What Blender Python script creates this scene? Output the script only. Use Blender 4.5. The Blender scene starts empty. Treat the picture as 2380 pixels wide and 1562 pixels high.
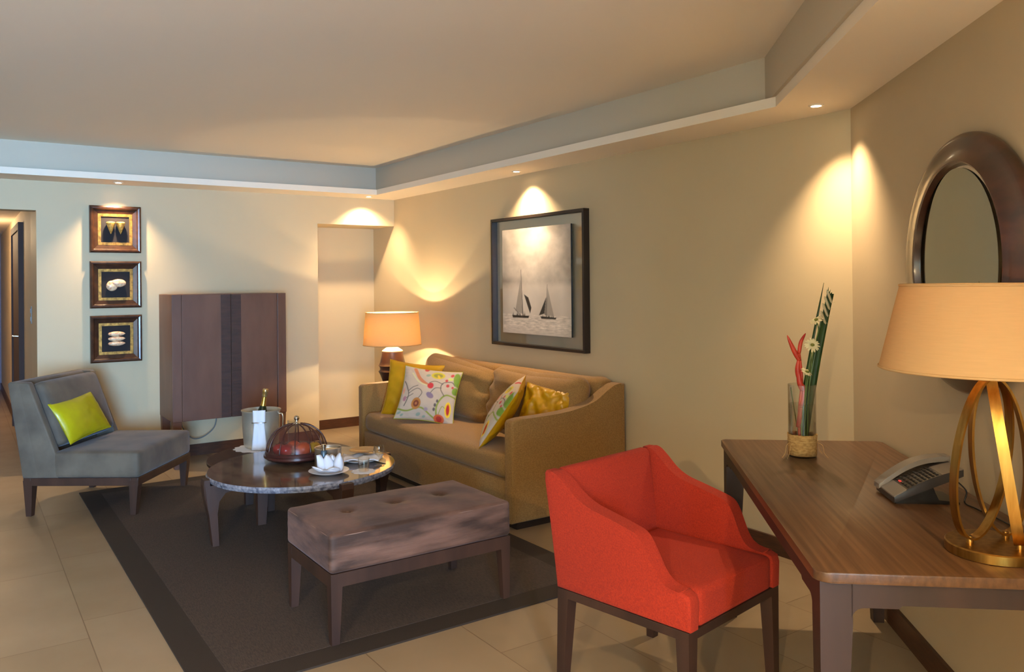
import bpy, bmesh, math, random
import numpy as np
from mathutils import Vector, Matrix, noise
random.seed(7)
S = bpy.context.scene
COL = S.collection
PI = math.pi
R = math.radians

# ------------------------------------------------------------------ camera
CX, CY, CZ = 7.46800717, -3.67958298, 1.5
YAW, PITCH, ROLL = 2.53934127, 0.0022808, -0.00957093
FPX, SHY = 1875.16688, -129.251731
F = Vector((math.cos(YAW)*math.cos(PITCH), math.sin(YAW)*math.cos(PITCH), math.sin(PITCH)))
RT = Vector((math.sin(YAW), -math.cos(YAW), 0.0)); UP = RT.cross(F)
c_, s_ = math.cos(ROLL), math.sin(ROLL)
R2 = c_*RT + s_*UP; U2 = -s_*RT + c_*UP
cd = bpy.data.cameras.new('camera'); cam = bpy.data.objects.new('camera', cd); COL.objects.link(cam)
m = Matrix((R2, U2, -F)).transposed().to_4x4(); m.translation = (CX, CY, CZ); cam.matrix_world = m
cd.sensor_fit = 'HORIZONTAL'; cd.sensor_width = 36.0
cd.lens = FPX/2380*36.0; cd.shift_y = SHY/2380; cd.clip_start = 0.05
S.camera = cam

# ------------------------------------------------------------------ view, world, daylight
S.view_settings.view_transform = 'Standard'; S.view_settings.look = 'None'
S.view_settings.exposure = 1.02; S.view_settings.gamma = 1.0
S.view_settings.use_curve_mapping = False
W = bpy.data.worlds.new('world'); S.world = W; W.use_nodes = True
wn = W.node_tree.nodes; wl = W.node_tree.links
sky = wn.new('ShaderNodeTexSky'); sky.sky_type = 'PREETHAM'; sky.turbidity = 3.0
sky.sun_direction = Vector((-0.4, 0.3, 0.8)).normalized()
wl.new(sky.outputs[0], wn['Background'].inputs[0]); wn['Background'].inputs[1].default_value = 0.55

def area(name, loc, target, sx, sy, power, col):
    l = bpy.data.lights.new(name, 'AREA'); l.shape = 'RECTANGLE'; l.size = sx; l.size_y = sy
    l.energy = power; l.color = col
    o = bpy.data.objects.new(name, l); COL.objects.link(o); o.location = loc
    o.rotation_euler = (Vector(target)-Vector(loc)).to_track_quat('-Z', 'Y').to_euler()
    return o
# daylight coming in through the glazed opening at the far end, behind the camera
area('daylight_window', (12.95, -5.20, 1.35), (2.0, -3.6, 1.3), 1.9, 2.0, 900, (0.30, 0.58, 0.97))
WARM = (1.0, 0.72, 0.43)

# ------------------------------------------------------------------ helpers
PHI = -0.719917635; L = 5.11275900; H = 2.35; TOP = 2.64
cu = Vector((math.cos(PHI), math.sin(PHI), 0)); cn = Vector((-math.sin(PHI), math.cos(PHI), 0))
def CP(s, t, z=0.0):
    """point along the angled right wall: s from the corner, t out into the room"""
    v = Vector((L, 0, 0)) + cu*s - cn*t; v.z = z; return v
def lin(c): return tuple(((x/12.92) if x <= 0.04045 else ((x+0.055)/1.055)**2.4) for x in c)
def rgb(r, g, b): return lin((r/255, g/255, b/255)) + (1.0,)

def mat(name, col, rough=0.6, metal=0.0, spec=None, sheen=0.0, coat=0.0, alpha=None, trans=None, emit=None, estr=0.0,
        var=0.0, vscale=8.0, vstretch=(1, 1, 1), col2=None, bump=0.0, bscale=200.0, bstretch=(1, 1, 1), attr=None, rvar=0.0, vdetail=4.0, ior=None, sheen_tint=None, lo=0.35, hi=0.65, bdist=0.002):
    mt = bpy.data.materials.new(name); mt.use_nodes = True
    nt = mt.node_tree; N = nt.nodes; K = nt.links; P = N['Principled BSDF']
    P.inputs['Base Color'].default_value = col; P.inputs['Roughness'].default_value = rough
    P.inputs['Metallic'].default_value = metal
    if spec is not None: P.inputs['Specular IOR Level'].default_value = spec
    if sheen:
        P.inputs['Sheen Weight'].default_value = sheen; P.inputs['Sheen Roughness'].default_value = 0.4
        if sheen_tint: P.inputs['Sheen Tint'].default_value = sheen_tint
    if coat: P.inputs['Coat Weight'].default_value = coat; P.inputs['Coat Roughness'].default_value = 0.15
    if alpha is not None: P.inputs['Alpha'].default_value = alpha
    if trans is not None: P.inputs['Transmission Weight'].default_value = trans
    if ior: P.inputs['IOR'].default_value = ior
    if emit is not None:
        P.inputs['Emission Color'].default_value = emit; P.inputs['Emission Strength'].default_value = estr
    tc = N.new('ShaderNodeTexCoord')
    def noise_node(scale, stretch, detail):
        mp = N.new('ShaderNodeMapping'); mp.inputs['Scale'].default_value = stretch
        K.new(tc.outputs['Object'], mp.inputs['Vector'])
        nz = N.new('ShaderNodeTexNoise'); nz.inputs['Scale'].default_value = scale; nz.inputs['Detail'].default_value = detail
        K.new(mp.outputs[0], nz.inputs['Vector']); return nz
    src = None
    if attr:
        at = N.new('ShaderNodeAttribute'); at.attribute_name = attr; src = at.outputs['Color']
        K.new(src, P.inputs['Base Color'])
    if col2 is not None or var:
        nz = noise_node(vscale, vstretch, vdetail)
        mr = N.new('ShaderNodeMapRange'); mr.inputs['From Min'].default_value = lo; mr.inputs['From Max'].default_value = hi
        K.new(nz.outputs['Fac'], mr.inputs['Value'])
        mx = N.new('ShaderNodeMix'); mx.data_type = 'RGBA'
        K.new(mr.outputs[0], mx.inputs['Factor'])
        if col2 is None: col2 = tuple(min(1, c*(1-var)) for c in col[:3])+(1,)
        mx.inputs['A'].default_value = col; mx.inputs['B'].default_value = col2
        K.new(mx.outputs['Result'], P.inputs['Base Color'])
        if rvar:
            mr2 = N.new('ShaderNodeMapRange'); mr2.inputs['To Min'].default_value = rough; mr2.inputs['To Max'].default_value = rough+rvar
            K.new(nz.outputs['Fac'], mr2.inputs['Value']); K.new(mr2.outputs[0], P.inputs['Roughness'])
    if bump:
        nb = noise_node(bscale, bstretch, 3.0)
        b = N.new('ShaderNodeBump'); b.inputs['Strength'].default_value = bump; b.inputs['Distance'].default_value = bdist
        K.new(nb.outputs['Fac'], b.inputs['Height']); K.new(b.outputs[0], P.inputs['Normal'])
    return mt

def setp(o, label=None, cat=None, group=None, kind=None):
    if label: o['label'] = label
    if cat: o['category'] = cat
    if group: o['group'] = group
    if kind: o['kind'] = kind
    return o
def thing(name, label, cat, loc=(0, 0, 0), rot=(0, 0, 0), group=None):
    o = bpy.data.objects.new(name, None); o.empty_display_size = 0.1; COL.objects.link(o)
    o.location = loc; o.rotation_euler = rot
    return setp(o, label, cat, group)
def finish(bm, name, mt, parent=None, smooth=None, label=None, loc=None, rot=None):
    me = bpy.data.meshes.new(name)
    bmesh.ops.remove_doubles(bm, verts=bm.verts, dist=1e-6)
    bmesh.ops.recalc_face_normals(bm, faces=bm.faces)
    bm.to_mesh(me); bm.free()
    if smooth is not None:
        me.polygons.foreach_set('use_smooth', [True]*len(me.polygons))
        if smooth < 180:
            try: me.set_sharp_from_angle(angle=R(smooth))
            except Exception: pass
    o = bpy.data.objects.new(name, me); COL.objects.link(o)
    if mt is not None: me.materials.append(mt)
    if parent: o.parent = parent
    if loc is not None: o.location = loc
    if rot is not None: o.rotation_euler = rot
    if label: o['label'] = label
    return o
def BM(): return bmesh.new()
def box(bm, x0, y0, z0, x1, y1, z1, bev=0.0, seg=2):
    r = bmesh.ops.create_cube(bm, size=1.0); vs = r['verts']
    for v in vs:
        v.co = Vector((x0+(v.co.x+.5)*(x1-x0), y0+(v.co.y+.5)*(y1-y0), z0+(v.co.z+.5)*(z1-z0)))
    if bev:
        es = list({e for v in vs for e in v.link_edges})
        bmesh.ops.bevel(bm, geom=es, offset=bev, segments=seg, profile=0.5, affect='EDGES')
def frustum(bm, c0, s0, z0, c1, s1, z1):
    """tapered square post: centre+size at z0 and z1"""
    v = []
    for c, s, z in ((c0, s0, z0), (c1, s1, z1)):
        for dx, dy in ((-1, -1), (1, -1), (1, 1), (-1, 1)):
            v.append(bm.verts.new((c[0]+dx*s[0]/2, c[1]+dy*s[1]/2, z)))
    f = [v[0:4][::-1], v[4:8]] + [[v[i], v[(i+1) % 4], v[4+(i+1) % 4], v[4+i]] for i in range(4)]
    for q in f: bm.faces.new(q)
def prism(bm, pts, axis, a0, a1, bev=0.0, seg=3):
    """polygon pts (2D) extruded along axis from a0 to a1"""
    def mk(p, a):
        if axis == 'x': return (a, p[0], p[1])
        if axis == 'y': return (p[0], a, p[1])
        return (p[0], p[1], a)
    va = [bm.verts.new(mk(p, a0)) for p in pts]; vb = [bm.verts.new(mk(p, a1)) for p in pts]
    fa = bm.faces.new(va); fb = bm.faces.new(vb[::-1]); n = len(pts)
    for i in range(n): bm.faces.new((va[i], vb[i], vb[(i+1) % n], va[(i+1) % n]))
    if bev:
        es = list(set(fa.edges) | set(fb.edges))
        bmesh.ops.bevel(bm, geom=es, offset=bev, segments=seg, profile=0.5, affect='EDGES')
def catmull(pts, n=8, closed=False):
    P = [Vector(p) for p in pts]; out = []
    m_ = len(P)
    rng = range(m_) if closed else range(m_-1)
    for i in rng:
        if closed: p0, p1, p2, p3 = P[(i-1) % m_], P[i], P[(i+1) % m_], P[(i+2) % m_]
        else: p0, p1, p2, p3 = P[max(i-1, 0)], P[i], P[i+1], P[min(i+2, m_-1)]
        for k in range(n):
            t = k/n
            out.append(0.5*((2*p1)+(-p0+p2)*t+(2*p0-5*p1+4*p2-p3)*t*t+(-p0+3*p1-3*p2+p3)*t**3))
    if not closed: out.append(P[-1].copy())
    return out
def tube(bm, pts, r, seg=8, closed=False, flat=None, up=None):
    """tube along points; r float or list; flat=(w,h) gives a rectangular strap"""
    P = [Vector(p) for p in pts]; n = len(P); rings = []
    prev = None
    for i in range(n):
        if closed: t = (P[(i+1) % n]-P[i-1]).normalized()
        else: t = (P[min(i+1, n-1)]-P[max(i-1, 0)]).normalized()
        if up is not None:
            a = (up[i] if isinstance(up, list) else Vector(up)); a = (a-t*a.dot(t)).normalized()
        else:
            if prev is None:
                a = t.orthogonal().normalized()
            else: a = (prev-t*prev.dot(t)).normalized()
            prev = a
        b = t.cross(a)
        rr = r[i] if isinstance(r, (list, tuple)) else r
        if flat:
            w, h = flat
            ring = [bm.verts.new(P[i]+a*x*w/2+b*y*h/2) for x, y in ((-1, -1), (1, -1), (1, 1), (-1, 1))]
        else:
            ring = [bm.verts.new(P[i]+a*math.cos(2*PI*k/seg)*rr+b*math.sin(2*PI*k/seg)*rr) for k in range(seg)]
        rings.append(ring)
    m_ = len(rings[0])
    for i in range(n if closed else n-1):
        A, B = rings[i], rings[(i+1) % n]
        for k in range(m_): bm.faces.new((A[k], A[(k+1) % m_], B[(k+1) % m_], B[k]))
    if not closed:
        bm.faces.new(rings[0][::-1]); bm.faces.new(rings[-1])
def lathe(bm, prof, seg=48, c=(0, 0, 0), cap=True, sx=1.0, sy=1.0):
    rings = []
    for r, z in prof:
        if r < 1e-5: rings.append([bm.verts.new((c[0], c[1], c[2]+z))])
        else: rings.append([bm.verts.new((c[0]+sx*r*math.cos(2*PI*k/seg), c[1]+sy*r*math.sin(2*PI*k/seg), c[2]+z)) for k in range(seg)])
    for A, B in zip(rings, rings[1:]):
        if len(A) == 1 and len(B) == 1: continue
        for k in range(seg):
            k2 = (k+1) % seg
            if len(A) == 1: bm.faces.new((A[0], B[k2], B[k]))
            elif len(B) == 1: bm.faces.new((A[k], A[k2], B[0]))
            else: bm.faces.new((A[k], A[k2], B[k2], B[k]))
    if cap:
        if len(rings[0]) > 1: bm.faces.new(rings[0][::-1])
        if len(rings[-1]) > 1: bm.faces.new(rings[-1])
def softbox(bm, c, h, r=0.04, n=10, fn=None, puff=(0, 0, 0)):
    """rounded, puffed box: centre c, half sizes h; fn(Vector local)->Vector deforms"""
    r = min(r, min(h)); vs = {}
    def ease(k): # denser near edges
        x = 2*k/n-1; return math.copysign(1-(1-abs(x))**1.35, x)
    def vert(i, j, k):
        if (i, j, k) in vs: return vs[(i, j, k)]
        u = [ease(i), ease(j), ease(k)]
        p = Vector([u[a]*h[a] for a in range(3)])
        q = Vector([max(-(h[a]-r), min(h[a]-r, p[a])) for a in range(3)])
        d = p-q
        if d.length > 1e-9: p = q+d.normalized()*r
        for a in range(3):
            b_, c2 = (a+1) % 3, (a+2) % 3
            p[a] += puff[a]*(u[a])*(1-u[b_]**2)*(1-u[c2]**2)
        if fn: p = fn(p)
        v = bm.verts.new(Vector(c)+p); vs[(i, j, k)] = v; return v
    for ax in range(3):
        for side in (0, n):
            for i in range(n):
                for j in range(n):
                    q = []
                    for a, b in ((i, j), (i+1, j), (i+1, j+1), (i, j+1)):
                        t = [0, 0, 0]; t[ax] = side; t[(ax+1) % 3] = a; t[(ax+2) % 3] = b; q.append(vert(*t))
                    bm.faces.new(q if side else q[::-1])
def sphere(bm, c, r, seg=20, sc=(1, 1, 1)):
    prof = [(r*math.sin(PI*i/12), -r*math.cos(PI*i/12)) for i in range(13)]
    prof[0] = (0, -r); prof[-1] = (0, r)
    b2 = len(bm.verts); lathe(bm, prof, seg, (0, 0, 0), cap=False); bm.verts.ensure_lookup_table()
    for v in bm.verts[b2:]: v.co = Vector((c[0]+v.co.x*sc[0], c[1]+v.co.y*sc[1], c[2]+v.co.z*sc[2]))
def quadslab(bm, pts, z0, z1): prism(bm, pts, 'z', z0, z1)

# ------------------------------------------------------------------ materials
M_wall = mat('wall_paint', rgb(199, 181, 147), 0.62, bump=0.12, bscale=140, var=0.03, vscale=2.0)
M_wallc = mat('wall_paint_smooth', rgb(189, 171, 140), 0.55, bump=0.15, bscale=60, var=0.04, vscale=2.5)
M_ceil = mat('ceiling_paint', rgb(238, 226, 208), 0.8)
M_base = mat('baseboard_wood', rgb(78, 44, 24), 0.4, col2=rgb(58, 32, 18), vscale=12, vstretch=(1, 1, 12))
M_wood = mat('dark_walnut', rgb(66, 42, 31), 0.5, col2=rgb(46, 28, 21), vscale=9, vstretch=(1, 1, 0.12), bump=0.15, bscale=60, bstretch=(1, 1, 0.1))
M_woodx = mat('dark_walnut_x', rgb(68, 44, 32), 0.45, col2=rgb(50, 31, 23), vscale=9, vstretch=(0.12, 1, 1), bump=0.15, bscale=60, bstretch=(0.1, 1, 1))
M_dkleg = mat('desk_leg_walnut', rgb(52, 32, 23), 0.5, col2=rgb(38, 23, 16), vscale=9, vstretch=(1, 1, 0.12))
M_desk = mat('desk_oak_stain', rgb(96, 66, 42), 0.3, col2=rgb(72, 47, 29), vscale=38, vstretch=(0.05, 1.6, 1), bump=0.3, bscale=70, bstretch=(0.05, 1, 1), vdetail=7, rvar=0.12)
M_arm = mat('armoire_veneer', rgb(114, 78, 61), 0.42, col2=rgb(94, 61, 47), vscale=5, vstretch=(1, 1, 0.3), bump=0.1, bscale=120, bstretch=(1, 1, 0.1), vdetail=6)
M_armdark = mat('armoire_slats', rgb(70, 42, 34), 0.5, col2=rgb(50, 30, 24), vscale=60, vstretch=(0.2, 0.2, 1))
M_sofa = mat('olive_tan_linen', rgb(158, 118, 62), 0.85, col2=rgb(134, 98, 48), vscale=160, vstretch=(1, 1, 1), bump=0.5, bscale=420, sheen=0.15)
M_grey = mat('grey_velvet', rgb(104, 94, 80), 0.75, col2=rgb(80, 72, 62), vscale=5, bump=0.2, bscale=300, sheen=0.35, sheen_tint=rgb(150, 165, 185))
M_bench = mat('mauve_brown_velvet', rgb(112, 80, 66), 0.7, col2=rgb(58, 38, 29), vscale=3.2, vstretch=(1, 1.0, 4.0), vdetail=5, bump=0.45, bscale=16, bstretch=(1, 0.6, 5.0), bdist=0.006, sheen=0.2, sheen_tint=rgb(206, 186, 190), lo=0.38, hi=0.62)
M_red = mat('red_woven_fabric', rgb(178, 46, 11), 0.9, col2=rgb(152, 34, 9), vscale=220, bump=0.6, bscale=500, sheen=0.05, sheen_tint=rgb(255, 140, 130))
M_redsit = M_red
M_yel = mat('golden_yellow_satin', rgb(206, 152, 4), 0.42, col2=rgb(184, 132, 2), vscale=4, bump=0.2, bscale=14, bdist=0.006)
M_lime = mat('lime_satin', rgb(180, 176, 16), 0.32, col2=rgb(160, 154, 10), vscale=4, bump=0.12, bscale=12, bdist=0.008)
M_floral = mat('floral_print', rgb(230, 220, 200), 0.75, attr='pattern', bump=0.3, bscale=240)
M_print = mat('photo_print', rgb(230, 220, 200), 0.5, attr='pattern')
M_black = mat('black_edge', rgb(18, 15, 13), 0.5)
M_pframe = mat('dark_espresso_frame', rgb(38, 26, 18), 0.4)
M_glass = mat('clear_glass', (1, 1, 1, 1), 0.02, trans=1.0, ior=1.45)
def thin_glass(name, tint=(1, 1, 1, 1), refl=0.08, rough=0.02):
    mt = bpy.data.materials.new(name); mt.use_nodes = True; N = mt.node_tree.nodes; K = mt.node_tree.links
    N.remove(N['Principled BSDF']); tr = N.new('ShaderNodeBsdfTransparent'); tr.inputs[0].default_value = tint
    gl = N.new('ShaderNodeBsdfGlossy'); gl.inputs['Roughness'].default_value = rough
    lw = N.new('ShaderNodeLayerWeight'); lw.inputs[0].default_value = 0.25
    mp = N.new('ShaderNodeMapRange'); mp.inputs['To Min'].default_value = refl; mp.inputs['To Max'].default_value = 0.75
    K.new(lw.outputs['Facing'], mp.inputs[0])
    mx = N.new('ShaderNodeMixShader'); K.new(mp.outputs[0], mx.inputs[0]); K.new(tr.outputs[0], mx.inputs[1]); K.new(gl.outputs[0], mx.inputs[2])
    K.new(mx.outputs[0], N['Material Output'].inputs[0]); return mt
M_thin = thin_glass('thin_glass', (0.96, 0.97, 0.96, 1), 0.03)
M_pane = thin_glass('picture_glass', (0.97, 0.97, 0.96, 1), 0.0, 0.05)
M_mirror = mat('mirror', (0.62, 0.66, 0.62, 1), 0.02, metal=1.0)
M_mirbev = mat('mirror_bevel', (0.9, 0.9, 0.85, 1), 0.12, metal=1.0)
M_brass = mat('brushed_brass', rgb(178, 138, 72), 0.32, metal=1.0, col2=rgb(150, 112, 52), vscale=60, vstretch=(1, 1, 0.1))
M_steel = mat('polished_steel', rgb(205, 200, 190), 0.16, metal=1.0)
M_bucket = mat('hammered_silver', rgb(222, 214, 196), 0.4, metal=0.75, bump=0.35, bscale=30, bdist=0.004)
M_white = mat('white_linen', rgb(226, 228, 238), 0.8, bump=0.15, bscale=40)
M_china = mat('white_china', rgb(228, 230, 236), 0.15)
M_gold = mat('gold_leaf', rgb(190, 142, 66), 0.4, metal=0.6, col2=rgb(128, 92, 40), vscale=40)
M_rug = mat('brown_woven_rug', rgb(74, 60, 52), 0.95, col2=rgb(52, 43, 38), vscale=90, vstretch=(0.5, 3, 1), bump=0.8, bscale=160, bstretch=(0.4, 3, 1))
M_rugb = mat('rug_border', rgb(44, 33, 24), 0.9, bump=0.4, bscale=260)
M_plastic = mat('phone_silver_plastic', rgb(128, 120, 112), 0.35)
M_plasticd = mat('phone_dark_plastic', rgb(48, 42, 40), 0.35)
M_blackp = mat('black_plastic', rgb(22, 20, 20), 0.35)
M_key = mat('phone_key', rgb(34, 30, 28), 0.4)
M_redled = mat('message_light', rgb(200, 70, 70), 0.3, emit=rgb(255, 80, 70), estr=0.2)
M_dome = mat('dome_mesh_brown', rgb(96, 54, 46), 0.3, alpha=0.42)
M_rib = mat('dome_rib_wood', rgb(66, 32, 28), 0.3)

def shade_mat(name, col, tw=0.5):
    mt = bpy.data.materials.new(name); mt.use_nodes = True; N = mt.node_tree.nodes; K = mt.node_tree.links
    N.remove(N['Principled BSDF'])
    tc = N.new('ShaderNodeTexCoord'); mp = N.new('ShaderNodeMapping'); mp.inputs['Scale'].default_value = (1, 1, 14)
    nz = N.new('ShaderNodeTexNoise'); nz.inputs['Scale'].default_value = 22; K.new(tc.outputs['Object'], mp.inputs[0]); K.new(mp.outputs[0], nz.inputs['Vector'])
    mx = N.new('ShaderNodeMix'); mx.data_type = 'RGBA'; mx.inputs['A'].default_value = tuple(c*0.9 for c in col[:3])+(1,); mx.inputs['B'].default_value = col
    K.new(nz.outputs['Fac'], mx.inputs['Factor'])
    d = N.new('ShaderNodeBsdfDiffuse'); t = N.new('ShaderNodeBsdfTranslucent')
    K.new(mx.outputs['Result'], d.inputs[0]); K.new(mx.outputs['Result'], t.inputs[0])
    ms = N.new('ShaderNodeMixShader'); ms.inputs[0].default_value = tw
    K.new(d.outputs[0], ms.inputs[1]); K.new(t.outputs[0], ms.inputs[2]); K.new(ms.outputs[0], N['Material Output'].inputs[0]); return mt
M_shade = shade_mat('cream_lampshade', rgb(226, 188, 136), 0.3)
M_shade2 = shade_mat('tan_lampshade', rgb(214, 182, 130), 0.25)

# floor tiles: 1.0 m x 0.45 m with a slipped bond
def floor_mat():
    mt = bpy.data.materials.new('beige_floor_tile'); mt.use_nodes = True; N = mt.node_tree.nodes; K = mt.node_tree.links
    P = N['Principled BSDF']; g = N.new('ShaderNodeNewGeometry'); sp = N.new('ShaderNodeSeparateXYZ'); K.new(g.outputs['Position'], sp.inputs[0])
    def M(op, a, b=None):
        n = N.new('ShaderNodeMath'); n.operation = op
        for i, x in enumerate((a, b)):
            if x is None: continue
            if isinstance(x, (int, float)): n.inputs[i].default_value = x
            else: K.new(x, n.inputs[i])
        return n.outputs[0]
    v = M('DIVIDE', M('ADD', sp.outputs['Y'], 3.675), 0.45); row = M('FLOOR', v); fv = M('SUBTRACT', v, row)
    u = M('ADD', M('ADD', sp.outputs['X'], -3.6+20), M('MULTIPLY', row, 0.215)); col = M('FLOOR', u); fu = M('SUBTRACT', u, col)
    du = M('MINIMUM', fu, M('SUBTRACT', 1.0, fu)); dv = M('MULTIPLY', M('MINIMUM', fv, M('SUBTRACT', 1.0, fv)), 0.45)
    d = M('MINIMUM', du, dv); grout = M('LESS_THAN', d, 0.0022)
    cb = N.new('ShaderNodeCombineXYZ'); K.new(row, cb.inputs[0]); K.new(col, cb.inputs[1])
    wn_ = N.new('ShaderNodeTexWhiteNoise'); K.new(cb.outputs[0], wn_.inputs['Vector'])
    nz = N.new('ShaderNodeTexNoise'); nz.inputs['Scale'].default_value = 3.0; nz.inputs['Detail'].default_value = 6; K.new(g.outputs['Position'], nz.inputs['Vector'])
    f = M('ADD', M('MULTIPLY', wn_.outputs['Value'], 0.45), M('MULTIPLY', nz.outputs['Fac'], 0.7))
    mx = N.new('ShaderNodeMix'); mx.data_type = 'RGBA'; K.new(f, mx.inputs['Factor']); mx.inputs['A'].default_value = rgb(160, 141, 116); mx.inputs['B'].default_value = rgb(138, 118, 92)
    m2 = N.new('ShaderNodeMix'); m2.data_type = 'RGBA'; K.new(grout, m2.inputs['Factor']); K.new(mx.outputs['Result'], m2.inputs['A']); m2.inputs['B'].default_value = rgb(120, 98, 74)
    K.new(m2.outputs['Result'], P.inputs['Base Color']); P.inputs['Roughness'].default_value = 0.36
    mr = N.new('ShaderNodeMapRange'); mr.inputs['To Min'].default_value = 0.3; mr.inputs['To Max'].default_value = 0.5; K.new(nz.outputs['Fac'], mr.inputs[0]); K.new(mr.outputs[0], P.inputs['Roughness'])
    b = N.new('ShaderNodeBump'); b.inputs['Strength'].default_value = 0.4; b.inputs['Distance'].default_value = 0.002; K.new(M('SUBTRACT', 1.0, grout), b.inputs['Height']); K.new(b.outputs[0], P.inputs['Normal'])
    return mt
M_floor = floor_mat()
def marble_mat():
    mt = mat('brown_grey_marble', rgb(120, 102, 84), 0.1, col2=rgb(78, 62, 50), vscale=6, vstretch=(1, 2.4, 1), vdetail=9, spec=0.7)
    return mt
M_marble = marble_mat()
M_marbedge = mat('rough_marble_edge', rgb(150, 150, 158), 0.6, col2=rgb(78, 80, 96), vscale=45, bump=0.8, bscale=60, bdist=0.004)

# ------------------------------------------------------------------ room shell
def struct(name, bm, mt, smooth=None):
    o = finish(bm, name, mt, smooth=smooth); o['kind'] = 'structure'; return o
XE, YD = 13.1, -6.5
b = BM(); box(b, -6.5, -6.7, -0.12, 13.3, 0.3, 0.0); struct('floor', b, M_floor)
# left wall (x=0) with corridor opening and niche
b = BM(); T = 0.5
box(b, -0.16, YD, 0, 0, -4.20, H+0.5)
box(b, -0.16, -4.20, 2.112, 0, -3.157, H+0.5)
box(b, -T-0.1, -3.157, 0, 0, -0.815, H+0.5)
box(b, -T-0.1, -0.815, 2.083, 0, 0.0, H+0.5)
box(b, -T-0.16, -0.815, 0, -T, 0.0, 2.083)
struct('wall_left', b, M_wall)
b = BM(); box(b, -T-0.16, 0, 0, L+0.3, 0.16, H+0.5); struct('wall_back', b, M_wall)
b = BM(); q = [CP(0, 0), CP(6.0, 0), CP(6.0, -0.16), CP(-0.2, -0.16)]; prism(b, [(p.x, p.y) for p in q], 'z', 0, H+0.5); struct('wall_right', b, M_wallc)
pE = CP(6.0, 0)
# far wall behind the camera with a glazed opening
b = BM()
box(b, XE, -6.2-0.5, 0, XE+0.16, -6.2, H+0.5); box(b, XE, -4.2, 0, XE+0.16, pE.y+0.16, H+0.5)
box(b, XE, -6.2, 2.35, XE+0.16, -4.2, H+0.5); box(b, XE, -6.2, 0, XE+0.16, -4.2, 0.25)
box(b, pE.x, pE.y, 0, XE, pE.y+0.16, H+0.5)
struct('wall_far', b, M_wall)
b = BM()
box(b, -0.16, YD-0.16, 0, XE+0.16, YD, H+0.5)
struct('wall_front', b, M_wall)
def window(name, x0, y0, x1, y1, along):
    o = thing(name, None, None); o['kind'] = 'structure'
    b = BM(); w = 0.06
    if along == 'y':
        box(b, x0, y0, 0.25, x1, y0+w, 2.35); box(b, x0, y1-w, 0.25, x1, y1, 2.35); box(b, x0, y0, 0.25, x1, y1, 0.31); box(b, x0, y0, 2.29, x1, y1, 2.35); mid = (y0+y1)/2; box(b, x0, mid-w/2, 0.25, x1, mid+w/2, 2.35)
    else:
        box(b, x0, y0, 0.25, x0+w, y1, 2.35); box(b, x1-w, y0, 0.25, x1, y1, 2.35); box(b, x0, y0, 0.25, x1, y1, 0.31); box(b, x0, y0, 2.29, x1, y1, 2.35); mid = (x0+x1)/2; box(b, mid-w/2, y0, 0.25, mid+w/2, y1, 2.35)
    f = finish(b, 'window_frame', M_base, o)
    b = BM(); box(b, x0+(x1-x0)*.45 if along == 'y' else x0, y0 if along == 'y' else y0+(y1-y0)*.45, 0.3, x0+(x1-x0)*.55 if along == 'y' else x1, y1 if along == 'y' else y0+(y1-y0)*.55, 2.3)
    finish(b, 'pane', M_thin, o)
window('window_1', XE+0.04, -6.2, XE+0.1, -4.2, 'y')
# corridor beyond the opening
M_corr = mat('corridor_paint', rgb(196, 178, 146), 0.7); M_doord = mat('dark_door_wood', rgb(56, 34, 26), 0.75)
b = BM(); box(b, -6.5, -3.157, 0, -T-0.1, -3.06, 2.5); struct('wall_corridor', b, M_corr)
b = BM(); box(b, -6.5, -4.30, 0, -0.16, -4.20, 2.5); struct('wall_corridor_opposite', b, M_corr)
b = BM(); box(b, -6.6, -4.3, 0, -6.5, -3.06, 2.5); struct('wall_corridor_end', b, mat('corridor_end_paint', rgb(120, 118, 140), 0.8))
b = BM(); box(b, -6.5, -4.3, 2.25, -0.16, -3.06, 2.35); struct('ceiling_corridor', b, M_ceil)
d1 = thing('door_1', None, None); d1['kind'] = 'structure'
b = BM(); box(b, -2.75, -3.185, 0, -1.62, -3.158, 2.05); finish(b, 'door_leaf', M_doord, d1)
b = BM(); box(b, -1.62, -3.2, 0, -1.54, -3.158, 2.05); box(b, -2.83, -3.2, 0, -2.75, -3.158, 2.05); box(b, -2.83, -3.2, 2.051, -1.54, -3.158, 2.12); finish(b, 'door_frame', M_doord, d1)
b = BM(); tube(b, [(-1.75, -3.186, 1.02), (-1.75, -3.235, 1.02), (-1.86, -3.235, 1.02)], 0.009, 8); finish(b, 'door_handle', M_steel, d1, 60)
sw = thing('light_switch', 'tall pale light switch plate on the corridor wall just inside the opening', 'light switch', (-0.54, -3.157, 1.26))
b = BM(); box(b, -0.022, -0.008, -0.075, 0.022, 0, 0.075, 0.003); finish(b, 'switch_plate', M_plastic, sw)
for z in (-0.035, 0.035):
    b = BM(); box(b, -0.012, -0.013, z-0.02, 0.012, -0.008, z+0.02, 0.002); finish(b, 'rocker', mat('switch_rocker', rgb(150, 146, 140), 0.4), sw)
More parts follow.
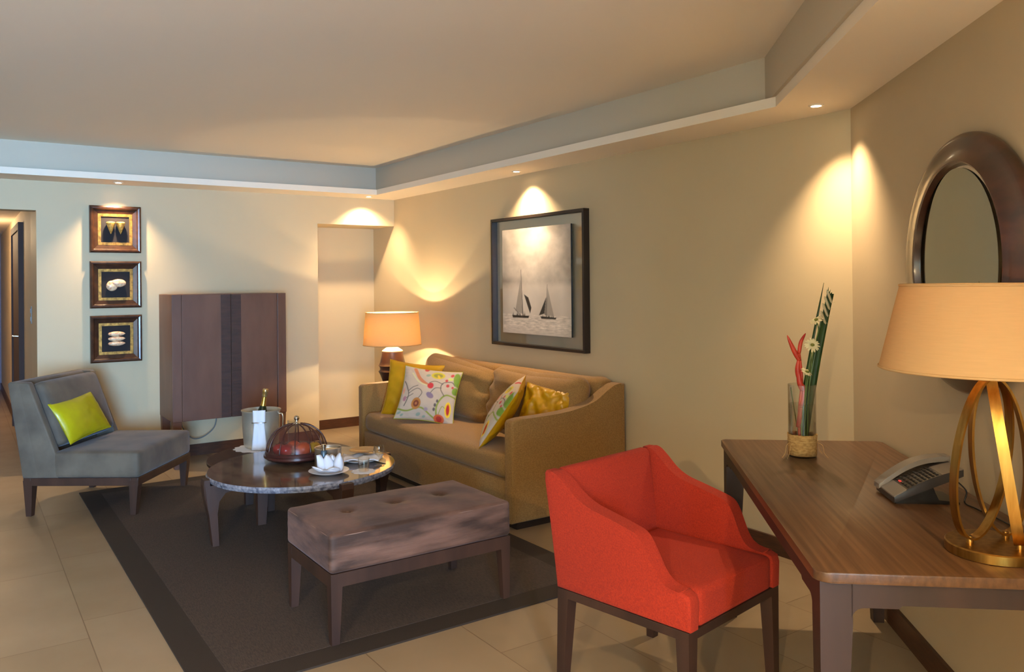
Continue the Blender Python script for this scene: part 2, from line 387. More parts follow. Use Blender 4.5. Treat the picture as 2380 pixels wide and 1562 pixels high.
# soffit ring (three sides seen) with lip, upper ceiling, fascia
LIPX, LIPY = 0.362, -0.36; FX, FY = 0.135, -0.262
def cline(t):  # line parallel to right wall offset t into room : returns x at given y, and y fn
    return lambda y: (CP(0, t) + cu*((y-CP(0, t).y)/cu.y)).x
lipt = -(Vector((4.948, -0.366, 0))-Vector((L, 0, 0))).dot(cn)
fat = -(Vector((4.80, -0.26, 0))-Vector((L, 0, 0))).dot(cn)
XS, YS = 9.3, -6.2
def ring_poly(x0, y0, t):  # inner opening polygon
    f = cline(t); P0 = (f(y0), y0); yend = CP(0, t).y+cu.y*((XS-CP(0, t).x)/cu.x)
    return [(x0, YS), (x0, y0), P0, (XS, yend), (XS+0.3, yend), (XS+0.3, YS)]
outer = [(-0.0, YD), (0.0, 0.0), (L, 0.0), (pE.x, pE.y), (XE, pE.y), (XE, YD)]
def ring(bm, inner, z0, z1, both=True):
    n = 6
    o0 = [bm.verts.new((x, y, z0)) for x, y in outer]; i0 = [bm.verts.new((x, y, z0)) for x, y in inner]
    o1 = [bm.verts.new((x, y, z1)) for x, y in outer]; i1 = [bm.verts.new((x, y, z1)) for x, y in inner]
    for k in range(n):
        j = (k+1) % n
        bm.faces.new((o0[k], o0[j], i0[j], i0[k])); bm.faces.new((o1[k], i1[k], i1[j], o1[j]))
        bm.faces.new((i0[k], i0[j], i1[j], i1[k])); bm.faces.new((o0[k], o1[k], o1[j], o0[j]))
lip_in = ring_poly(LIPX, LIPY, lipt)
b = BM(); ring(b, lip_in, H, H+0.05); struct('trim_1', b, M_ceil)
b = BM(); ring(b, ring_poly(FX, FY, fat), H+0.05, TOP); struct('trim_2', b, mat('fascia_paint', rgb(196, 186, 168), 0.8))
b = BM(); prism(b, outer, 'z', TOP, TOP+0.1); struct('ceiling', b, M_ceil)
# baseboards
bh = 0.098
b = BM(); box(b, 0, -3.157, 0, 0.015, -0.815, bh); box(b, -T, -0.8, 0, -T+0.015, 0, bh); box(b, 0, YD, 0, 0.015, -4.2, bh); struct('baseboard_left', b, M_base)
b = BM(); box(b, -T+0.015, -0.015, 0, L-0.01, 0, bh); struct('baseboard_back', b, M_base)
b = BM(); q = [CP(0.006, 0), CP(6.0, 0), CP(6.0, 0.015), CP(0.0, 0.015)]; prism(b, [(p.x, p.y) for p in q], 'z', 0, bh); struct('baseboard_right', b, M_base)
b = BM(); box(b, -6.5, -3.172, 0, -2.83, -3.157, bh); box(b, -1.54, -3.172, 0, -0.001, -3.157, bh); struct('baseboard_corridor', b, M_base)

# ------------------------------------------------------------------ downlights
M_ring = mat('downlight_trim', rgb(236, 228, 214), 0.4)
M_lens = mat('downlight_lens', rgb(255, 240, 210), 0.3, emit=rgb(255, 232, 190), estr=14.0)
def downlight(x, y, label, power, tx=0, ty=0, size=95, blend=1.0, col=WARM, soft=0.018):
    t = thing('recessed_downlight', label, 'downlight', (x, y, H), group='recessed ceiling downlights')
    b = BM(); lathe(b, [(0.024, 0.0), (0.036, 0.0), (0.037, -0.004), (0.026, -0.006), (0.023, -0.002)], 32, cap=False); finish(b, 'trim_ring', M_ring, t, 40)
    b = BM(); lathe(b, [(0.0, -0.0035), (0.024, -0.0035)], 32, cap=False); finish(b, 'lens', M_lens, t)
    l = bpy.data.lights.new('downlight_lamp', 'SPOT'); l.energy = power; l.color = col; l.spot_size = R(size); l.spot_blend = blend; l.shadow_soft_size = soft
    o = bpy.data.objects.new('downlight_lamp', l); COL.objects.link(o); o.parent = t; o.location = (0, 0, -0.03)
    o.rotation_euler = Vector((tx, ty, -1)).to_track_quat('-Z', 'Y').to_euler()
    return t
downlight(0.185, -2.585, 'small round downlight in the soffit above the three framed shells', 50, -0.12, 0, 100)
downlight(0.20, -0.37, 'small round downlight above the niche, at the far corner of the soffit', 44, -0.30, 0.05, 115)
downlight(2.40, -0.145, 'small round downlight in the soffit above the sailboat picture', 58, 0.02, 0.10, 112)
downlight(5.07, -0.22, 'small round downlight near the corner beside the oval mirror', 54, 0.06, 0.04, 95)
# unseen downlights added above and behind the camera as warm fill light
downlight(*CP(3.3, 0.36)[:2], 'unseen downlight added as warm fill past the near end of the desk', 35, -0.3, -0.3, 130, col=(1.0, 0.71, 0.35))
downlight(8.6, -5.9, 'unseen downlight added as warm fill over the window end of the room', 420, -0.3, 0.3, 140, col=(1.0, 0.71, 0.35))
downlight(*CP(4.6, 0.36)[:2], 'unseen downlight added as warm fill along the right wall past the desk', 285, -0.2, -0.1, 140, col=(1.0, 0.71, 0.35))
downlight(0.3, -4.9, 'unseen downlight added as weak fill left of the corridor opening', 6, 0, 0, 120)
downlight(3.4, -6.36, 'unseen downlight added as fill along the wall facing the sofa', 20, 0, 0, 130)
l = bpy.data.lights.new('corridor_lamp', 'POINT'); l.energy = 18; l.color = WARM; l.shadow_soft_size = 0.1
o = bpy.data.objects.new('corridor_lamp', l); COL.objects.link(o); o.location = (-3.2, -3.7, 2.1)

# ------------------------------------------------------------------ rug
rug = thing('area_rug', 'large dark brown woven rug under the coffee tables and bench', 'rug', (2.65, -1.975, 0))
hx, hy = 1.775, 0.99
b = BM(); box(b, -hx+0.13, -hy+0.13, 0, hx-0.13, hy-0.13, 0.009, 0.002); finish(b, 'woven_field', M_rug, rug)
b = BM()
for q in ((-hx, -hy, hx, -hy+0.13), (-hx, hy-0.13, hx, hy), (-hx, -hy+0.13, -hx+0.13, hy-0.13), (hx-0.13, -hy+0.13, hx, hy-0.13)):
    box(b, q[0], q[1], 0, q[2], q[3], 0.008)
finish(b, 'border', M_rugb, rug)
RZ = 0.009

# ------------------------------------------------------------------ armoire
ar = thing('armoire', 'tall brown wooden armoire on short legs with dark slatted centre strips', 'cabinet', (0, -1.78, 0))
D, HW, Z0, Z1 = 0.52, 0.47, 0.385, 1.425
b = BM(); box(b, 0.006, -HW+0.002, Z0, D-0.03, HW-0.002, Z1, 0.003); finish(b, 'carcass', M_arm, ar)
b = BM(); box(b, D-0.03, -HW, Z0, D, -HW+0.075, Z1, 0.003); finish(b, 'stile', M_arm, ar)
b = BM(); box(b, D-0.03, HW-0.075, Z0, D, HW, Z1, 0.003); finish(b, 'stile', M_arm, ar)
for sgn in (-1, 1):
    y0, y1 = sorted((sgn*0.003, sgn*(HW-0.077)))
    b = BM(); box(b, D-0.03, y0, Z0+0.002, D-0.004, y1, Z1-0.002, 0.002); dr = finish(b, 'door', M_arm, ar)
    y0, y1 = sorted((sgn*0.004, sgn*0.082))
    b = BM()
    nsl = 92
    for k in range(nsl):
        z = Z0+0.004+(Z1-Z0-0.008)*k/nsl
        dz = (Z1-Z0-0.008)/nsl
        box(b, D-0.006, y0, z, D+0.001+0.002*random.random(), y1, z+dz*0.8)
    finish(b, 'slatted_strip', M_armdark, dr)
for (x, y, h0) in ((D-0.045, -HW+0.038, 0), (D-0.045, HW-0.038, 0), (0.05, -HW+0.038, 0), (0.05, HW-0.038, 0)):
    b = BM(); frustum(b, (x, y), (0.045, 0.045), 0, (x, y), (0.075, 0.068), Z0); finish(b, 'leg', M_arm, ar)
cab = BM()
tube(cab, catmull([(0.12, -2.10, 0.384), (0.12, -2.09, 0.28), (0.12, -2.03, 0.19), (0.12, -1.97, 0.165), (0.12, -1.89, 0.19), (0.12, -1.82, 0.26), (0.12, -1.80, 0.384)], 8), 0.005, 8)
setp(finish(cab, 'power_cable', mat('grey_cable', rgb(110, 118, 120), 0.5), None, 180), 'grey cable drooping in a loop below the armoire', 'cable')

# ------------------------------------------------------------------ framed shells
M_fr = mat('bronze_brown_frame', rgb(72, 44, 28), 0.28, col2=rgb(48, 28, 20), vscale=20, coat=0.3)
M_mount = mat('brown_mount', rgb(82, 58, 50), 0.5)
M_velv = mat('black_backing', rgb(26, 20, 22), 0.8)
M_shell = mat('shell_cream', rgb(236, 206, 168), 0.3, col2=rgb(206, 130, 92), vscale=18, vstretch=(1, 3, 3), lo=0.45, hi=0.7)
M_cone = mat('cone_shell_gold', rgb(236, 186, 96), 0.35, col2=rgb(170, 120, 50), vscale=60)
def framed(zc, label):
    t = thing('framed_shell', label, 'picture', (0.0, -2.587, zc), group='framed shells on the left wall')
    w = 0.195; b = BM()
    prof = [(0.0, w), (0.040, w), (0.046, w-0.012), (0.044, w-0.024), (0.030, w-0.032), (0.020, w-0.062), (0.0, w-0.062)]
    rings = []
    for sx, sy in ((-1, -1), (1, -1), (1, 1), (-1, 1)):
        rings.append([b.verts.new((x, sx*h, sy*h)) for x, h in prof])
    for k in range(4):
        A, B2 = rings[k], rings[(k+1) % 4]
        for i in range(len(prof)-1): b.faces.new((A[i], B2[i], B2[i+1], A[i+1]))
    finish(b, 'frame', M_fr, t)
    def sq(w0, w1, x0, x1, mt, nm):
        b = BM()
        box(b, x0, -w1, w0, x1, w1, w1); box(b, x0, -w1, -w1, x1, w1, -w0); box(b, x0, -w1, -w0, x1, -w0, w0); box(b, x0, w0, -w0, x1, w1, w0)
        finish(b, nm, mt, t)
    sq(0.108, 0.131, 0.012, 0.021, M_gold, 'gold_fillet')
    b = BM(); box(b, 0.001, -0.134, -0.134, 0.012, 0.134, 0.134); finish(b, 'backing', M_velv, t)
    return t
def shellpiece(t, kind, y, z, s=1.0):
    b = BM()
    if kind == 'cone':
        n0 = len(b.verts)
        lathe(b, [(0.001, 0.0), (0.010, 0.02), (0.022, 0.052), (0.034, 0.085), (0.036, 0.094), (0.028, 0.102), (0.008, 0.104), (0.0, 0.104)], 20, (0.046, y, z-0.085), cap=False)
        finish(b, 'cone_shell', M_cone, t, 50)
    elif kind == 'spindle':
        pts = [(-0.062, 0.004), (-0.055, 0.012), (-0.02, 0.021), (0.02, 0.021), (0.05, 0.014), (0.068, 0.003)]
        rings = []
        for yy, r in pts: rings.append([b.verts.new((0.03+r*math.cos(2*PI*k/14), y+yy, z+r*math.sin(2*PI*k/14))) for k in range(14)])
        for A, B2 in zip(rings, rings[1:]):
            for k in range(14): b.faces.new((A[k], A[(k+1) % 14], B2[(k+1) % 14], B2[k]))
        b.faces.new(rings[0]); b.faces.new(rings[-1][::-1])
        finish(b, 'spindle_shell', M_shell, t, 60)
    else:
        # nautilus: coil at the left, open body chamber at the right
        sphere(b, (0.032, y-0.030, z-0.010), 0.044, 24, (0.5, 1, 1)); sphere(b, (0.034, y+0.018, z+0.012), 0.052, 24, (0.5, 1.15, 0.66))
        for v in b.verts:
            dy, dz = v.co.y-(y-0.030), v.co.z-(z-0.010); a = math.atan2(dz, dy); r_ = math.hypot(dy, dz)
            if r_ < 0.043: v.co.x += 0.0015*math.sin(a*16)*r_/0.043
        finish(b, 'nautilus_shell', M_shell, t, 60)
t = framed(1.973, 'bronze frame with two golden cone shells, topmost of the three')
shellpiece(t, 'cone', -0.037, 0.045); shellpiece(t, 'cone', 0.037, 0.045)
t = framed(1.512, 'bronze frame with one coiled nautilus shell, between the other two')
shellpiece(t, 'naut', 0.0, 0.0)
t = framed(1.060, 'bronze frame with three slim spindle shells, lowest of the three')
for z in (0.04, 0.0, -0.04): shellpiece(t, 'spindle', 0, z)

# ------------------------------------------------------------------ slipper chair
gc = thing('slipper_chair', 'armless grey velvet lounge chair with dark wooden legs on the left', 'armchair', (1.186, -2.833, 0), (0, 0, R(54)-PI/2))
# local: +y forward, +x right
b = BM()
for (x0, y0, x1, y1) in ((-0.4, -0.33, 0.4, -0.28), (-0.4, 0.38, 0.4, 0.43), (-0.4, -0.28, -0.355, 0.38), (0.355, -0.28, 0.4, 0.38)): box(b, x0, y0, 0.2, x1, y1, 0.252, 0.003)
finish(b, 'frame', M_wood, gc)
for sx in (-1, 1):
    for y, fy in ((-0.30, -0.30), (0.40, 0.39)):
        b = BM(); frustum(b, (sx*0.375, fy), (0.035, 0.035), 0.0 if y < 0 else 0.009, (sx*0.37, y), (0.062, 0.062), 0.235); finish(b, 'leg', M_wood, gc)
b = BM(); softbox(b, (0, 0.15, 0.335), (0.405, 0.285, 0.087), 0.028, 14, puff=(0.0, 0.0, 0.012)); finish(b, 'seat', M_grey, gc, 180)
def sidep(off=0): return [(-0.33, 0.252), (-0.10, 0.252), (-0.112, 0.41), (-0.285, 0.862), (-0.30, 0.874), (-0.41, 0.878), (-0.425, 0.868)]
b = BM(); prism(b, [(-0.33, 0.252), (-0.22, 0.252), (-0.345, 0.862), (-0.36, 0.876), (-0.412, 0.878), (-0.425, 0.868)], 'x', -0.405, 0.405, 0.008); finish(b, 'back', M_grey, gc, 40)
for sx in (-1, 1):
    b = BM(); a = sorted((sx*0.345, sx*0.405)); prism(b, sidep(), 'x', a[0]+0.0005, a[1]-0.0005, 0.010); finish(b, 'side_wing', M_grey, gc, 40)
b = BM(); softbox(b, (0, 0, 0), (0.338, 0.075, 0.225), 0.045, 14, puff=(0, 0.03, 0)); finish(b, 'back_cushion', M_grey, gc, 180, loc=(0, -0.235, 0.645), rot=(R(20), 0, 0))

# ------------------------------------------------------------------ pillows
def pillow_geo(w, h, th, n=40, pinch=0.08, wr=0.006, seed=0):
    """grid points for front face; returns function for both sides"""
    U = np.linspace(-1, 1, n)
    front = np.zeros((n, n, 3)); back = np.zeros((n, n, 3))
    for i, u in enumerate(U):
        for j, v in enumerate(U):
            x = w/2*u*(1-pinch*(1-v*v)); z = h/2*v*(1-pinch*(1-u*u))
            d = th/2*((1-u**2)*(1-v**2))**0.42*(1-0.12*(u*u+v*v))
            e = (abs(u)**6+abs(v)**6)
            nz = wr*noise.noise(Vector((u*3+seed, v*3, seed)))+0.8*wr*min(1, e)*noise.noise(Vector((u*9, v*9+seed, 3)))
            d2 = d+nz*min(1, d*40)
            front[i, j] = (x, -d2, z); back[i, j] = (x, d+nz*min(1, d*40), z)
    return front, back
def pillow(name, label, w, h, th, loc, rot, mf, mb, group=None, pattern=None, n=40, seed=0, wr=0.006, cat='cushion'):
    o = thing(name, label, cat, loc, group=group); o.rotation_mode = 'XYZ'
    a, bb, c = rot
    o.rotation_euler = (Matrix.Rotation(a, 3, 'Z') @ Matrix.Rotation(bb, 3, 'X') @ Matrix.Rotation(c, 3, 'Y')).to_euler()
    Fp, Bp = pillow_geo(w, h, th, n, seed=seed, wr=wr)
    for G, nm, mt in ((Fp, 'front_cover', mf), (Bp, 'back_cover', mb)):
        verts = [tuple(G[i, j]) for i in range(n) for j in range(n)]
        faces = []
        for i in range(n-1):
            for j in range(n-1):
                q = (i*n+j, (i+1)*n+j, (i+1)*n+j+1, i*n+j+1); faces.append(q if nm == 'front_cover' else q[::-1])
        me = bpy.data.meshes.new(nm); me.from_pydata(verts, [], faces); me.polygons.foreach_set('use_smooth', [True]*len(faces)); me.materials.append(mt)
        if pattern is not None and mt.name.startswith('floral'):
            u = np.repeat(np.linspace(0, 1, n), n); v = np.tile(np.linspace(0, 1, n), n)
            C = pattern(u, v); ca = me.color_attributes.new('pattern', 'FLOAT_COLOR', 'POINT')
            ca.data.foreach_set('color', np.c_[C, np.ones(len(C))].astype(np.float32).ravel())
        p = bpy.data.objects.new(nm, me); COL.objects.link(p); p.parent = o
    b = BM(); U = np.linspace(-1, 1, 24); pts = []
    for u in U[:-1]: pts.append((w/2*u, 0, -h/2*(1-0.08*(1-u*u))))
    for v in U[:-1]: pts.append((w/2*(1-0.08*(1-v*v)), 0, h/2*v))
    for u in U[::-1][:-1]: pts.append((w/2*u, 0, h/2*(1-0.08*(1-u*u))))
    for v in U[::-1][:-1]: pts.append((-w/2*(1-0.08*(1-v*v)), 0, h/2*v))
    tube(b, pts, 0.003, 6, closed=True, up=(0, 1, 0)); finish(b, 'piping', mb, o, 180)
    return o
def sl(r, g, bb): return np.array(lin((r/255, g/255, bb/255)))
def blend(C, mask, col): return C*(1-mask[:, None])+np.array(col)[None, :]*mask[:, None]
def ss(d, w=0.008): return np.clip(0.5-d/w, 0, 1)
def floral(u, v):
    C = np.tile(sl(190, 172, 154), (len(u), 1))
    def ell(cx, cy, rx, ry, col, a=0):
        ca, sa = math.cos(a), math.sin(a); x = (u-cx)*ca+(v-cy)*sa; y = -(u-cx)*sa+(v-cy)*ca
        d = np.sqrt((x/rx)**2+(y/ry)**2); return ss((d-1)*min(rx, ry), 0.012)
    def line(pts, wd, col):
        nonlocal C
        P = catmull([(a, b_, 0) for a, b_ in pts], 12); d = np.full(len(u), 9.0)
        for p, q in zip(P, P[1:]):
            e = np.array([q.x-p.x, q.y-p.y]); l2 = e@e+1e-9; t = np.clip(((u-p.x)*e[0]+(v-p.y)*e[1])/l2, 0, 1)
            d = np.minimum(d, np.hypot(u-p.x-t*e[0], v-p.y-t*e[1]))
        C = blend(C, ss(d-wd, 0.008), col)
    def E(cx, cy, rx, ry, col, a=0):
        nonlocal C
        C = blend(C, ell(cx, cy, rx, ry, col, a), col)
    OL, DK, GR = sl(140, 150, 60), sl(92, 84, 80), sl(120, 150, 50)
    line([(0.02, 0.17), (0.2, 0.13), (0.42, 0.2), (0.62, 0.08), (0.75, 0.0)], 0.014, OL)
    line([(0.72, 0.05), (0.7, 0.25), (0.76, 0.42), (0.85, 0.5), (1.0, 0.48)], 0.014, OL)
    line([(0.74, 0.1), (0.80, 0.28), (0.9, 0.18)], 0.006, OL)
    line([(0.8, 0.48), (0.72, 0.6), (0.74, 0.72), (0.88, 0.76), (0.95, 0.7)], 0.007, DK)
    line([(0.73, 0.62), (0.62, 0.6), (0.55, 0.5)], 0.006, DK); line([(0.74, 0.7), (0.6, 0.74), (0.5, 0.7)], 0.006, DK)
    line([(0.12, 0.22), (0.16, 0.42), (0.1, 0.58), (0.04, 0.68)], 0.008, DK); line([(0.15, 0.45), (0.3, 0.56), (0.4, 0.48), (0.33, 0.34)], 0.006, DK)
    line([(0.14, 0.5), (0.22, 0.58), (0.3, 0.62)], 0.006, DK); line([(0.12, 0.36), (0.24, 0.45)], 0.006, DK)
    line([(0.2, 0.95), (0.3, 0.78), (0.42, 0.68), (0.5, 0.64)], 0.03, sl(196, 122, 84)); line([(0.16, 0.86), (0.3, 0.7), (0.46, 0.64)], 0.012, sl(206, 200, 150))
    E(0.53, 0.64, 0.055, 0.06, sl(196, 50, 56)); E(0.55, 0.45, 0.075, 0.05, sl(132, 112, 134), -0.6)
    E(0.33, 0.27, 0.085, 0.11, sl(176, 116, 52)); E(0.33, 0.27, 0.05, 0.062, sl(120, 56, 34)); E(0.33, 0.27, 0.02, 0.025, sl(180, 110, 70))
    E(0.62, 0.87, 0.12, 0.075, sl(196, 180, 48)); E(0.62, 0.87, 0.08, 0.045, sl(150, 142, 60)); E(0.64, 0.84, 0.02, 0.05, sl(220, 180, 50), 0.5)
    E(0.96, 0.82, 0.06, 0.14, GR, 0.25); E(0.97, 0.6, 0.05, 0.07, GR)
    E(0.9, 0.24, 0.055, 0.14, sl(236, 200, 30)); E(0.9, 0.24, 0.03, 0.1, sl(184, 34, 36))
    E(0.76, 0.05, 0.09, 0.075, sl(206, 92, 42)); E(0.76, 0.05, 0.05, 0.045, sl(170, 44, 34))
    for x, y, r in ((0.83, 0.68, 0.028), (0.92, 0.66, 0.02), (0.79, 0.78, 0.025), (0.86, 0.9, 0.03), (0.4, 0.98, 0.04)): E(x, y, r, r*1.1, sl(192, 66, 66))
    for x, y, r in ((0.7, 0.36, 0.02), (0.67, 0.28, 0.022), (0.66, 0.2, 0.022)): E(x, y, r, r*1.5, DK)
    for x, y, r in ((0.06, 0.1, 0.035), (0.12, 0.06, 0.03), (0.4, 0.08, 0.04), (0.5, 0.05, 0.03), (0.45, 0.85, 0.04)): E(x, y, r, r*0.7, sl(140, 156, 140), 0.5)
    E(0.52, 0.18, 0.035, 0.032, sl(160, 140, 150)); E(0.1, 0.35, 0.03, 0.05, sl(170, 120, 130)); E(0.05, 0.5, 0.02, 0.06, sl(214, 150, 120))
    E(0.85, 0.82, 0.045, 0.03, sl(200, 204, 110))
    return C
pillow('throw_pillow', 'plain yellow throw pillow leaning at the left end of the sofa behind the floral one', 0.47, 0.45, 0.15, (1.633, -0.652, 0.637), (0.755, -0.237, 0.10), M_yel, M_yel, 'throw pillows on the sofa', seed=3, wr=0.008)
pillow('throw_pillow', 'white pillow printed with flowers, upright in front of the yellow one on the left', 0.46, 0.44, 0.13, (1.983, -0.697, 0.637), (0.916, -0.498, 0.13), M_floral, M_lime, 'throw pillows on the sofa', pattern=floral, n=130, seed=5)
def rot_from(xdir, ydir_n):  # xdir: width axis, n: front normal
    pass
pillow('throw_pillow', 'crumpled yellow throw pillow in the right corner of the sofa', 0.37, 0.40, 0.12, (3.19, -0.505, 0.615), (0.40, -0.36, 0.12), M_yel, M_yel, 'throw pillows on the sofa', seed=9, wr=0.035)
# floral pillow seen almost edge on against the right arm
fp = pillow('throw_pillow', 'white flower-printed pillow with yellow back tilted against the right sofa arm', 0.45, 0.46, 0.15, (3.0, -0.69, 0.645), (0, 0, 0), M_floral, M_yel, 'throw pillows on the sofa', pattern=floral, n=110, seed=11)
zc = Vector((0.23, 0.185, 0.41)).normalized(); xc = Vector((0.80, -0.60, 0.0)); xc = (xc-zc*xc.dot(zc)).normalized(); yc = zc.cross(xc)
fp.rotation_euler = Matrix((xc, yc, zc)).transposed().to_euler()
pillow('lumbar_pillow', 'small lime satin pillow lying against the back of the grey chair', 0.48, 0.30, 0.12, (1.20, -2.985, 0.605), (2.445, -0.49, -0.07), M_lime, M_lime, seed=2, wr=0.004)

# ------------------------------------------------------------------ sofa
sf = thing('sofa', 'two-seat olive tan sofa with sloping arms below the sailboat picture', 'sofa', (2.35, 0, 0))
XL, XR, YF, YB = -1.127, 1.127, -0.947, -0.03
for sx in (-1, 1):
    prof2 = [(YF, 0.045), (YF, 0.645), (YF+0.012, 0.662), (YF+0.03, 0.668)]
    prof2 += [(p.x, p.y) for p in catmull([(-0.86, 0.670, 0), (-0.62, 0.675, 0), (-0.45, 0.690, 0), (-0.30, 0.725, 0), (-0.19, 0.785, 0), (-0.12, 0.818, 0), (-0.06, 0.825, 0)], 5)]
    prof2 += [(YB, 0.82), (YB, 0.045)]
    a = sorted((sx*1.127, sx*1.037)); b = BM(); prism(b, prof2, 'x', a[0], a[1], 0.018, 4); finish(b, 'arm', M_sofa, sf, 50)
b = BM(); box(b, -1.036, YF+0.012, 0.045, 1.036, -0.2, 0.288, 0.006); finish(b, 'seat_base', M_sofa, sf, 40)
b = BM(); softbox(b, (0, -0.115, 0.445), (1.04, 0.085, 0.40), 0.06, 14); 
for v in b.verts: v.co.z += 0.012*math.exp(-((abs(v.co.x)-1.0)/0.12)**2) if v.co.z > 0.7 else 0
finish(b, 'backrest', M_sofa, sf, 180)
def sag(p):
    p = p.copy()
    if p.z > 0: p.z -= 0.012*math.cos(min(1, abs(p.x)/1.0)*PI)*0.5; 
    p.z += 0.004*noise.noise(Vector((p.x*3, p.y*4, 1)))
    return p
b = BM(); softbox(b, (0, -0.585, 0.365), (1.03, 0.36, 0.074), 0.055, 22, fn=sag, puff=(0, 0, 0.004)); sc_ = finish(b, 'seat_cushion', M_sofa, sf, 180)
def pts_round_rect(hx_, hy_, r, z, n=6):
    out = []
    for cx, cy, a0 in ((hx_-r, hy_-r, 0), (-hx_+r, hy_-r, 90), (-hx_+r, -hy_+r, 180), (hx_-r, -hy_+r, 270)):
        for k in range(n+1):
            a = R(a0+90*k/n); out.append((cx+r*math.cos(a), cy+r*math.sin(a), z))
    return out
for i, (cx, w) in enumerate(((-0.53, 0.508), (0.53, 0.512))):
    def slump(p, i=i, w=w):
        p = p.copy(); u = p.x/w
        p.z += (0.035*max(0, p.z)/0.2)*((-u) if i == 0 else (-0.3+0.6*abs(u)))
        if p.z > 0.1: p.y -= 0.02*math.cos(u*PI/2)
        f = max(0, 1-abs(u-(1 if i == 0 else -1))/0.25)
        p.y += 0.020*f*math.sin(p.z*48+2*i)
        p.y += 0.012*noise.noise(Vector((p.x*5+i*7, p.z*6, 2)))
        return p
    b = BM(); softbox(b, (0, 0, 0), (w, 0.085, 0.225), 0.08, 26, fn=slump, puff=(0, 0.075, 0.012)); finish(b, 'back_cushion', M_sofa, sf, 180, loc=(cx, -0.335, 0.638), rot=(R(-13), 0, 0))
b = BM(); box(b, XL+0.03, YF+0.05, 0.0, XR-0.03, YB-0.02, 0.047); finish(b, 'plinth', M_pframe, sf)

# ------------------------------------------------------------------ side table + lamp behind the sofa arm
st = thing('side_table', 'small round dark wooden side table tucked behind the left sofa arm', 'side table', (0.815, -0.43, 0))
b = BM(); lathe(b, [(0.0, 0.555), (0.205, 0.555), (0.215, 0.56), (0.215, 0.585), (0.21, 0.59), (0.0, 0.59)], 56, cap=False); finish(b, 'tabletop', M_woodx, st, 40)
for k in range(3):
    a = 2*PI*k/3+0.4; b = BM(); frustum(b, (0.15*math.cos(a), 0.15*math.sin(a)), (0.028, 0.028), 0, (0.13*math.cos(a), 0.13*math.sin(a)), (0.04, 0.04), 0.555); finish(b, 'leg', M_wood, st)
tl = thing('table_lamp', 'lit table lamp with brown ridged ceramic base beside the sofa', 'lamp', (0.815, -0.43, 0.59))
M_cer = mat('brown_ceramic', rgb(66, 42, 34), 0.4)
b = BM(); lathe(b, [(0.083, 0.0), (0.088, 0.02), (0.112, 0.085), (0.128, 0.115), (0.118, 0.122), (0.112, 0.135), (0.118, 0.158), (0.128, 0.168), (0.120, 0.176), (0.112, 0.20), (0.098, 0.255), (0.094, 0.29), (0.0, 0.292)], 40); finish(b, 'lamp_base', M_cer, tl, 40)
b = BM(); lathe(b, [(0.092, 0.292), (0.094, 0.300), (0.055, 0.328), (0.022, 0.335), (0.018, 0.40), (0.0, 0.40)], 32); finish(b, 'collar', mat('pale_collar', rgb(226, 196, 150), 0.45), tl, 40)
def lampshade(t, r0, z0, r1, z1, mt, th=0.003):
    b = BM(); lathe(b, [(r0, z0), (r1, z1), (r1-th, z1), (r0-th, z0), (r0, z0)], 64, cap=False); o = finish(b, 'lamp_shade', mt, t, 40)
    for r_, z_ in ((r0, z0), (r1, z1)):
        b = BM(); tube(b, [(r_*math.cos(2*PI*k/64), r_*math.sin(2*PI*k/64), z_) for k in range(64)], 0.0035, 6, closed=True, up=(0, 0, 1)); finish(b, 'shade_rim', mt, o, 180)
    return o
lampshade(tl, 0.262, 0.355, 0.238, 0.645, M_shade2)
def bulb(t, z, power, col, soft=0.05, r=0.03):
    b = BM(); sphere(b, (0, 0, z), r, 20, (1, 1, 1.25)); o = finish(b, 'bulb', mat('bulb_glow', rgb(255, 220, 170), 0.3, emit=rgb(255, 214, 150), estr=4.0), t, 180)
    o.visible_shadow = True
    for dz in (-r*1.6, r*1.6):
        l = bpy.data.lights.new('bulb_light', 'POINT'); l.energy = power/2; l.color = col; l.shadow_soft_size = 0.012
        p = bpy.data.objects.new('bulb_light', l); COL.objects.link(p); p.parent = t; p.location = (0, 0, z+dz)
bulb(tl, 0.49, 29, (1.0, 0.76, 0.45))

# ------------------------------------------------------------------ bench
bn = thing('bench', 'long tufted mauve-brown velvet bench on a wooden frame in front of the rug edge', 'bench', (4.045, -1.978, RZ))
bx, by = 0.262, 0.445
b = BM()
for q in ((-bx, -by, bx, -by+0.03), (-bx, by-0.03, bx, by), (-bx, -by+0.03, -bx+0.03, by-0.03), (bx-0.03, -by+0.03, bx, by-0.03)): box(b, q[0], q[1], 0.235, q[2], q[3], 0.293, 0.002)
finish(b, 'frame', M_wood, bn)
for sx in (-1, 1):
    for sy in (-1, 1):
        b = BM(); frustum(b, (sx*(bx-0.018), sy*(by-0.02)), (0.03, 0.034), 0, (sx*(bx-0.024), sy*(by-0.026)), (0.05, 0.054), 0.291); finish(b, 'leg', M_wood, bn)
BT = [(-0.045, -0.24), (-0.045, 0.0), (-0.045, 0.24)]
def tuft(p):
    p = p.copy()
    if p.z > 0.03:
        for x, y in BT:
            d2 = (p.x-x)**2+(p.y-y)**2; p.z -= 0.02*math.exp(-d2/0.0009)+0.008*math.exp(-d2/0.008)
        p.z += 0.004*noise.noise(Vector((p.x*9, p.y*9, 0)))
    elif abs(p.x) > bx*0.8 or abs(p.y) > by*0.9:
        k = 0.004*noise.noise(Vector((p.x*3, p.y*3, p.z*45)))
        p.x += k*math.copysign(1, p.x)
    return p
b = BM(); softbox(b, (0, 0, 0.375), (bx+0.004, by+0.004, 0.082), 0.02, 44, fn=tuft, puff=(0.006, 0.004, 0.012)); seat = finish(b, 'seat', M_bench, bn, 180)
b = BM(); tube(b, pts_round_rect(bx, by, 0.02, 0.446), 0.0022, 6, closed=True, up=(0, 0, 1)); finish(b, 'piping', mat('bench_piping', rgb(132, 104, 92), 0.6), seat, 180)
